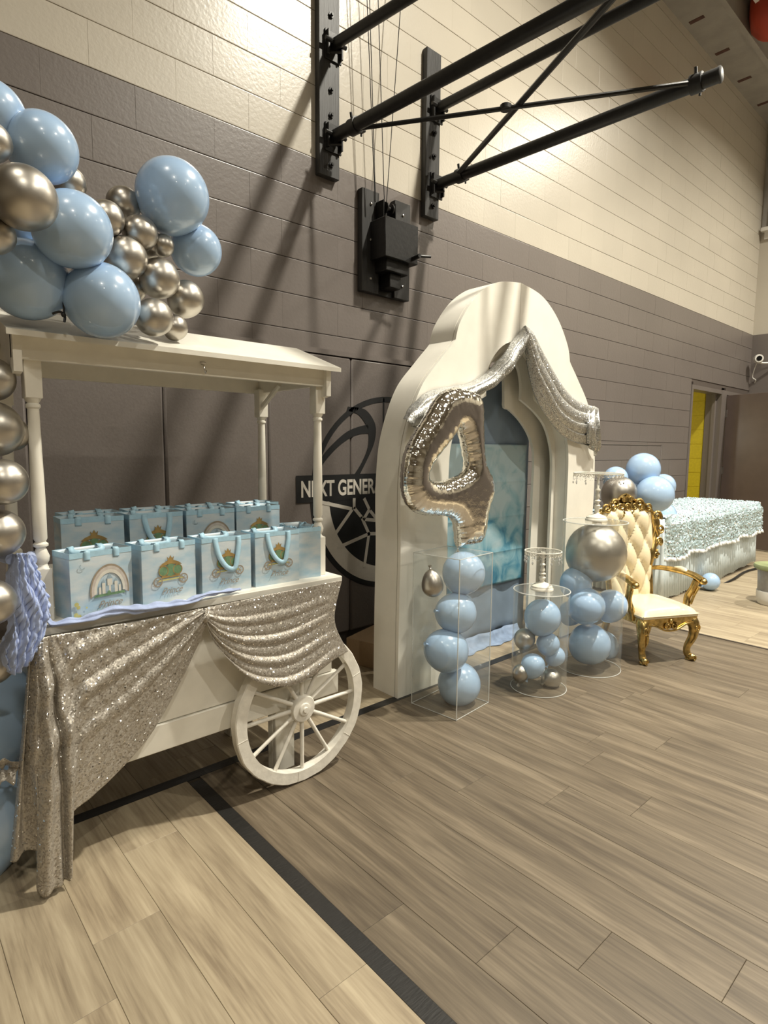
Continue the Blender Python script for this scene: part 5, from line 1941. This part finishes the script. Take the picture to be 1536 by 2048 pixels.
mb.tube([bk(a, b, -0.018) for a, b in outl[:11]], 0.009, 8)
mb.tube([bk(a, b, -0.018) for a, b in (outl[10:] + outl[:1])], 0.008, 8)
for sx in (-1, 1):
    for (cx, cz, r0, a0, tr) in ((0.055, 0.945, 0.028, 2.2, 1.5), (0.105, 0.935, 0.020, -1.0, 1.4), (0.04, 0.895, 0.020, -2.0, 1.4), (0.03, 0.99, 0.016, 0.5, 1.3)):
        pts, rr = [], []
        for i in range(26):
            t = i / 25
            a = a0 + tr * 2 * PI * t
            r = r0 * (1 - 0.8 * t)
            pts.append(bk(sx * (cx + r * math.cos(a)), cz + r * math.sin(a), -0.03))
            rr.append(0.0108 * (1 - 0.4 * t))
        mb.tube(pts, rr, 8)
mb.tube([bk(0.018 * math.cos(2 * PI * i / 20), 0.937 + 0.026 * math.sin(2 * PI * i / 20), -0.03) for i in range(20)], 0.007, 8, closed=True)
mb.ball(tuple(bk(0, 0.937, -0.026)), 0.013, 12, sc=(1, 0.6, 1.4))
for a in range(-3, 4):
    p0, p1 = bk(a * 0.003, 0.975, -0.03), bk(a * 0.011, 1.02 - abs(a) * 0.006, -0.032)
    mb.tube([p0, p0.lerp(p1, 0.6), p1], [0.003, 0.007, 0.004], 8)
mb.build('carved_crest', M_GOLD, th)
for sx in (-1, 1):
    mb = MB()
    p = cr([(sx * 0.178, HD + 0.02, 0.515), (sx * 0.205, HD - 0.06, 0.53), (sx * 0.235, 0.0, 0.535), (sx * 0.250, -0.10, 0.525), (sx * 0.252, -0.175, 0.505)], 6)
    mb.tube(p, [0.019 + 0.009 * min(1, i / 10) for i in range(len(p))], 12, flat=0.7)
    mb.ball((sx * 0.252, -0.18, 0.50), 0.024, 12, sc=(1, 1, 0.85))
    mb.build('armrest', M_GOLD, th)
    MB().tube(cr([(sx * 0.232, -0.06, 0.535), (sx * 0.236, -0.01, 0.547), (sx * 0.226, 0.05, 0.545)], 5), [0.010, 0.014, 0.017, 0.019, 0.019, 0.019, 0.019, 0.017, 0.015, 0.012, 0.008], 10).build('arm_pad', M_CREAM, th)
    mb = MB().tube(cr([(sx * 0.246, -0.13, 0.50), (sx * 0.238, -0.11, 0.44), (sx * 0.225, -0.085, 0.38), (sx * 0.205, -0.10, 0.31), (sx * 0.195, -0.10, 0.26)], 6), 0.022, 12)
    spiral((0, 0), 0.0, 0.0, 0, 0, 0, 3, 0.001, MB())
    mb.tube(cr([(sx * 0.250, -0.15, 0.46), (sx * 0.240, -0.125, 0.40), (sx * 0.226, -0.115, 0.34)], 5), 0.008, 8)
    mb.build('arm_support', M_GOLD, th)

# ------------------------------------------------------------------ skirted table
tb = thing('banquet_table', 'long folding table at the back hidden under ice blue cloths', 'table', (0, 0, 0))
TX, TXE, TYF, TYB = 5.22, 7.68, 2.18, 2.90
MB().cbox((TX, TYF, 0.705), (TXE, TYB, 0.735), 0.004).build('table_top', M_CAMW, tb)
for x in (TX + 0.2, TXE - 0.2):
    for y in (TYF + 0.1, TYB - 0.1):
        MB().tube([(x, y, 0.0), (x, y, 0.705)], 0.014, 8).build('leg', M_BLACKST, tb)
# pleated skirt
sk = []
per = [(TX - 0.02, TYB), (TX - 0.02, TYF - 0.02), (TXE + 0.02, TYF - 0.02), (TXE + 0.02, TYB)]
pl = resample([Vector((a, b, 0)) for a, b in per], 700)
rows = []
for i, p in enumerate(pl):
    q = pl[min(i + 1, len(pl) - 1)] - pl[max(i - 1, 0)]
    nn = Vector((q.y, -q.x, 0)).normalized()
    w1 = 0.5 + 0.5 * math.sin(i * 0.72 + 1.1 * math.sin(i * 0.11))
    lift = 0.012 + 0.016 * abs(math.sin(i * 0.05)) + (0.05 * max(0, (p.x - 6.6) / 1.1) if p.y < 2.3 else 0)
    rows.append([p + nn * (-0.004 + 0.006 * w1) + Vector((0, 0, 0.735)), p + nn * (0.012 * w1) + Vector((0, 0, 0.5)), p + nn * (0.022 * w1) + Vector((0, 0, 0.25)), p + nn * (0.035 * w1) + Vector((0, 0, lift))])
o = MB().grid(rows).build('table_skirt', M_TULLE, None, solid=0.0015, ang=180)
tag(o, 'pale blue pleated tulle skirt hanging round the long table', 'tablecloth')
# petal overlay: a cloth thrown over the top, uneven with ruffled hem
ov = thing('sequin_tablecloth', 'ice blue petal and sequin cloth draped over the top of the long table', 'tablecloth', (0, 0, 0))
rng = random.Random(3)
rows = []
XA, XB = 5.22, 7.68
ni, nj = 250, 110
drop = lambda s: 0.36 - 0.03 * s + 0.012 * math.sin(s * 23)
for i in range(ni + 1):
    s_ = i / ni
    x = XA + (XB - XA) * s_
    col = []
    for j in range(nj + 1):
        t = j / nj
        L_ = t * (0.76 + drop(s_))
        # bumps like little fabric petals
        bump = 0.010 * (math.sin(x * 95 + 3 * math.sin(L_ * 60)) * math.sin(L_ * 105 + 2 * math.sin(x * 45)))
        bump += rng.uniform(-0.005, 0.005)
        if L_ < 0.76:
            col.append(Vector((x + rng.uniform(-.003, .003), TYB + 0.0 - L_, 0.752 + bump)))
        else:
            dz = L_ - 0.76
            flare = 0.05 * s_ ** 6 * dz / 0.3
            col.append(Vector((x + rng.uniform(-.003, .003) + flare * 0.6, TYF - 0.022 - (0.018 + 0.04 * min(1, dz / 0.06)) * min(1, s_ / 0.04) - bump - 0.02 * math.sin(x * 14) * dz / 0.36, 0.747 - dz)))
    rows.append(col)
MB().grid(rows).build('petal_cloth', M_SEQB, ov, ang=60)
ru = []
last = [r[-1] for r in rows]
for i, p in enumerate(last):
    w1 = 0.012 * math.sin(i * 0.9)
    ru.append([p + Vector((0, -0.001, 0.012)), p + Vector((0, -0.004 + w1 * 0.5, -0.006)), p + Vector((0, -0.006 + w1, -0.024))])
MB().grid(ru).build('ruffled_hem', M_HEM, ov, solid=0.001, ang=180)
# side fall at the right end
rows = []
for i in range(41):
    y = TYF - 0.06 + (TYB - TYF + 0.05) * i / 40
    rows.append([Vector((XB - 0.01 + 0.004 * math.sin(i * 1.7), y, 0.75)), Vector((XB + 0.03 + 0.01 * math.sin(i * 1.1), y, 0.68)), Vector((XB + 0.045 + 0.015 * math.sin(i * 1.1), y, 0.58)), Vector((XB + 0.04 + 0.02 * math.sin(i * 0.9), y, 0.49 - 0.03 * math.sin(i * 0.3)))])
MB().grid(rows).build('end_fall', M_SEQB, ov, solid=0.004, ang=180)
# dark underlay trailing from the table corner over the floor
tag(MB().tube(cr([at(1410, 1186, 2.14) * 1 for _ in range(1)] + [Vector((6.6, 2.03, 0.012)), Vector((7.3, 2.08, 0.012)), Vector((8.0, 1.95, 0.012)), Vector((8.8, 1.78, 0.012))][0:4], 6), 0.012, 8).build('floor_cable', M_BLACKST),
    'black cable lying on the floor past the far corner of the table', 'cable')

GT = 'balloon cluster at the left end of the table'
for (u, v, rp, y, lab, m) in [
        (1286, 939, 33, 2.30, 'topmost pale blue balloon of the cluster behind the throne', B_),
        (1309, 989, 37, 2.16, 'pale blue balloon at the front of the cluster, touching the throne crest', B_),
        (1231, 957, 24, 2.42, 'pale blue balloon behind the left of the cluster, above the silver one', B_),
        (1238, 986, 34, 2.32, 'silver balloon seen behind the cake stand on the tall plinth', S_),
        (1326, 972, 24, 2.30, 'pale blue balloon just visible behind the right of the cluster', B_),
        (1325, 1032, 27, 2.30, 'pale blue balloon at the lower right of the cluster over the tablecloth corner', B_),
        (1272, 978, 26, 2.36, 'pale blue balloon in the middle of the cluster behind the front one', B_),
        (1208, 1040, 24, 2.55, 'pale blue balloon low behind the foot of the tall plinth cake stand', B_),
        (1248, 1060, 36, 2.60, 'blue balloon hidden low behind the back of the throne', B_)]:
    pxball(u, v, rp, y, m, lab, GT, (0.2, -0.6, 0.6))
P = Vector((6.02, 2.03, 0.085))
balloon(P, 0.084, B_, 'pale blue balloon lying on the floor against the table skirt', 'loose balloons', (0.6, -0.3, 0.3), True)
# the cluster hangs on a slim stand at the end of the table
st = thing('balloon_stand', 'slim pole behind the throne that carries the balloon cluster', 'stand', (5.0, 2.36, 0))
MB().lathe([(0.12, 0), (0.12, 0.008), (0.02, 0.014), (0.008, 0.02)], 24).build('base', M_STANDW, st)
MB().tube([(0, 0, 0.01), (0, 0, 1.12)], 0.008, 8).build('pole', M_STANDW, st)

# ------------------------------------------------------------------ lidded tub at the right edge
tub = thing('lidded_tub', 'grey marbled tub with a green lid at the right edge of the floor', 'bin', (5.90, 1.47, 0))
M_MARB = mat('grey_marble_plastic', (0.42, 0.42, 0.42), 0.4, noise=(9, 0.45, (1, 1, 1), 0.0))
M_GREEN = mat('sage_lid', (0.30, 0.34, 0.17), 0.4, noise=(9, 0.25, (1, 1, 1), 0.0))
MB().lathe([(0.118, 0.0), (0.128, 0.01), (0.135, 0.05), (0.138, 0.10), (0.136, 0.12)], 36).build('tub_foot', M_CAMW, tub)
MB().lathe([(0.128, 0.115), (0.130, 0.12), (0.138, 0.30), (0.139, 0.315)], 36).build('tub_body', M_MARB, tub)
MB().lathe([(0.150, 0.305), (0.168, 0.315), (0.172, 0.335), (0.165, 0.350), (0.145, 0.345), (0.12, 0.338), (0.001, 0.336)], 36).build('lid', M_GREEN, tub)

# boxes behind the arch foot, seen between cart and arch
bx = tag(MB().cbox((-0.16, -0.12, 0), (0.16, 0.12, 0.16), 0.003).build('cardboard_box', M_CARD, None, loc=(2.38, 2.72, 0)), 'brown cardboard box on the floor between the cart wheel and the arch', 'box')
bx.rotation_euler = (0, 0, 0.3)
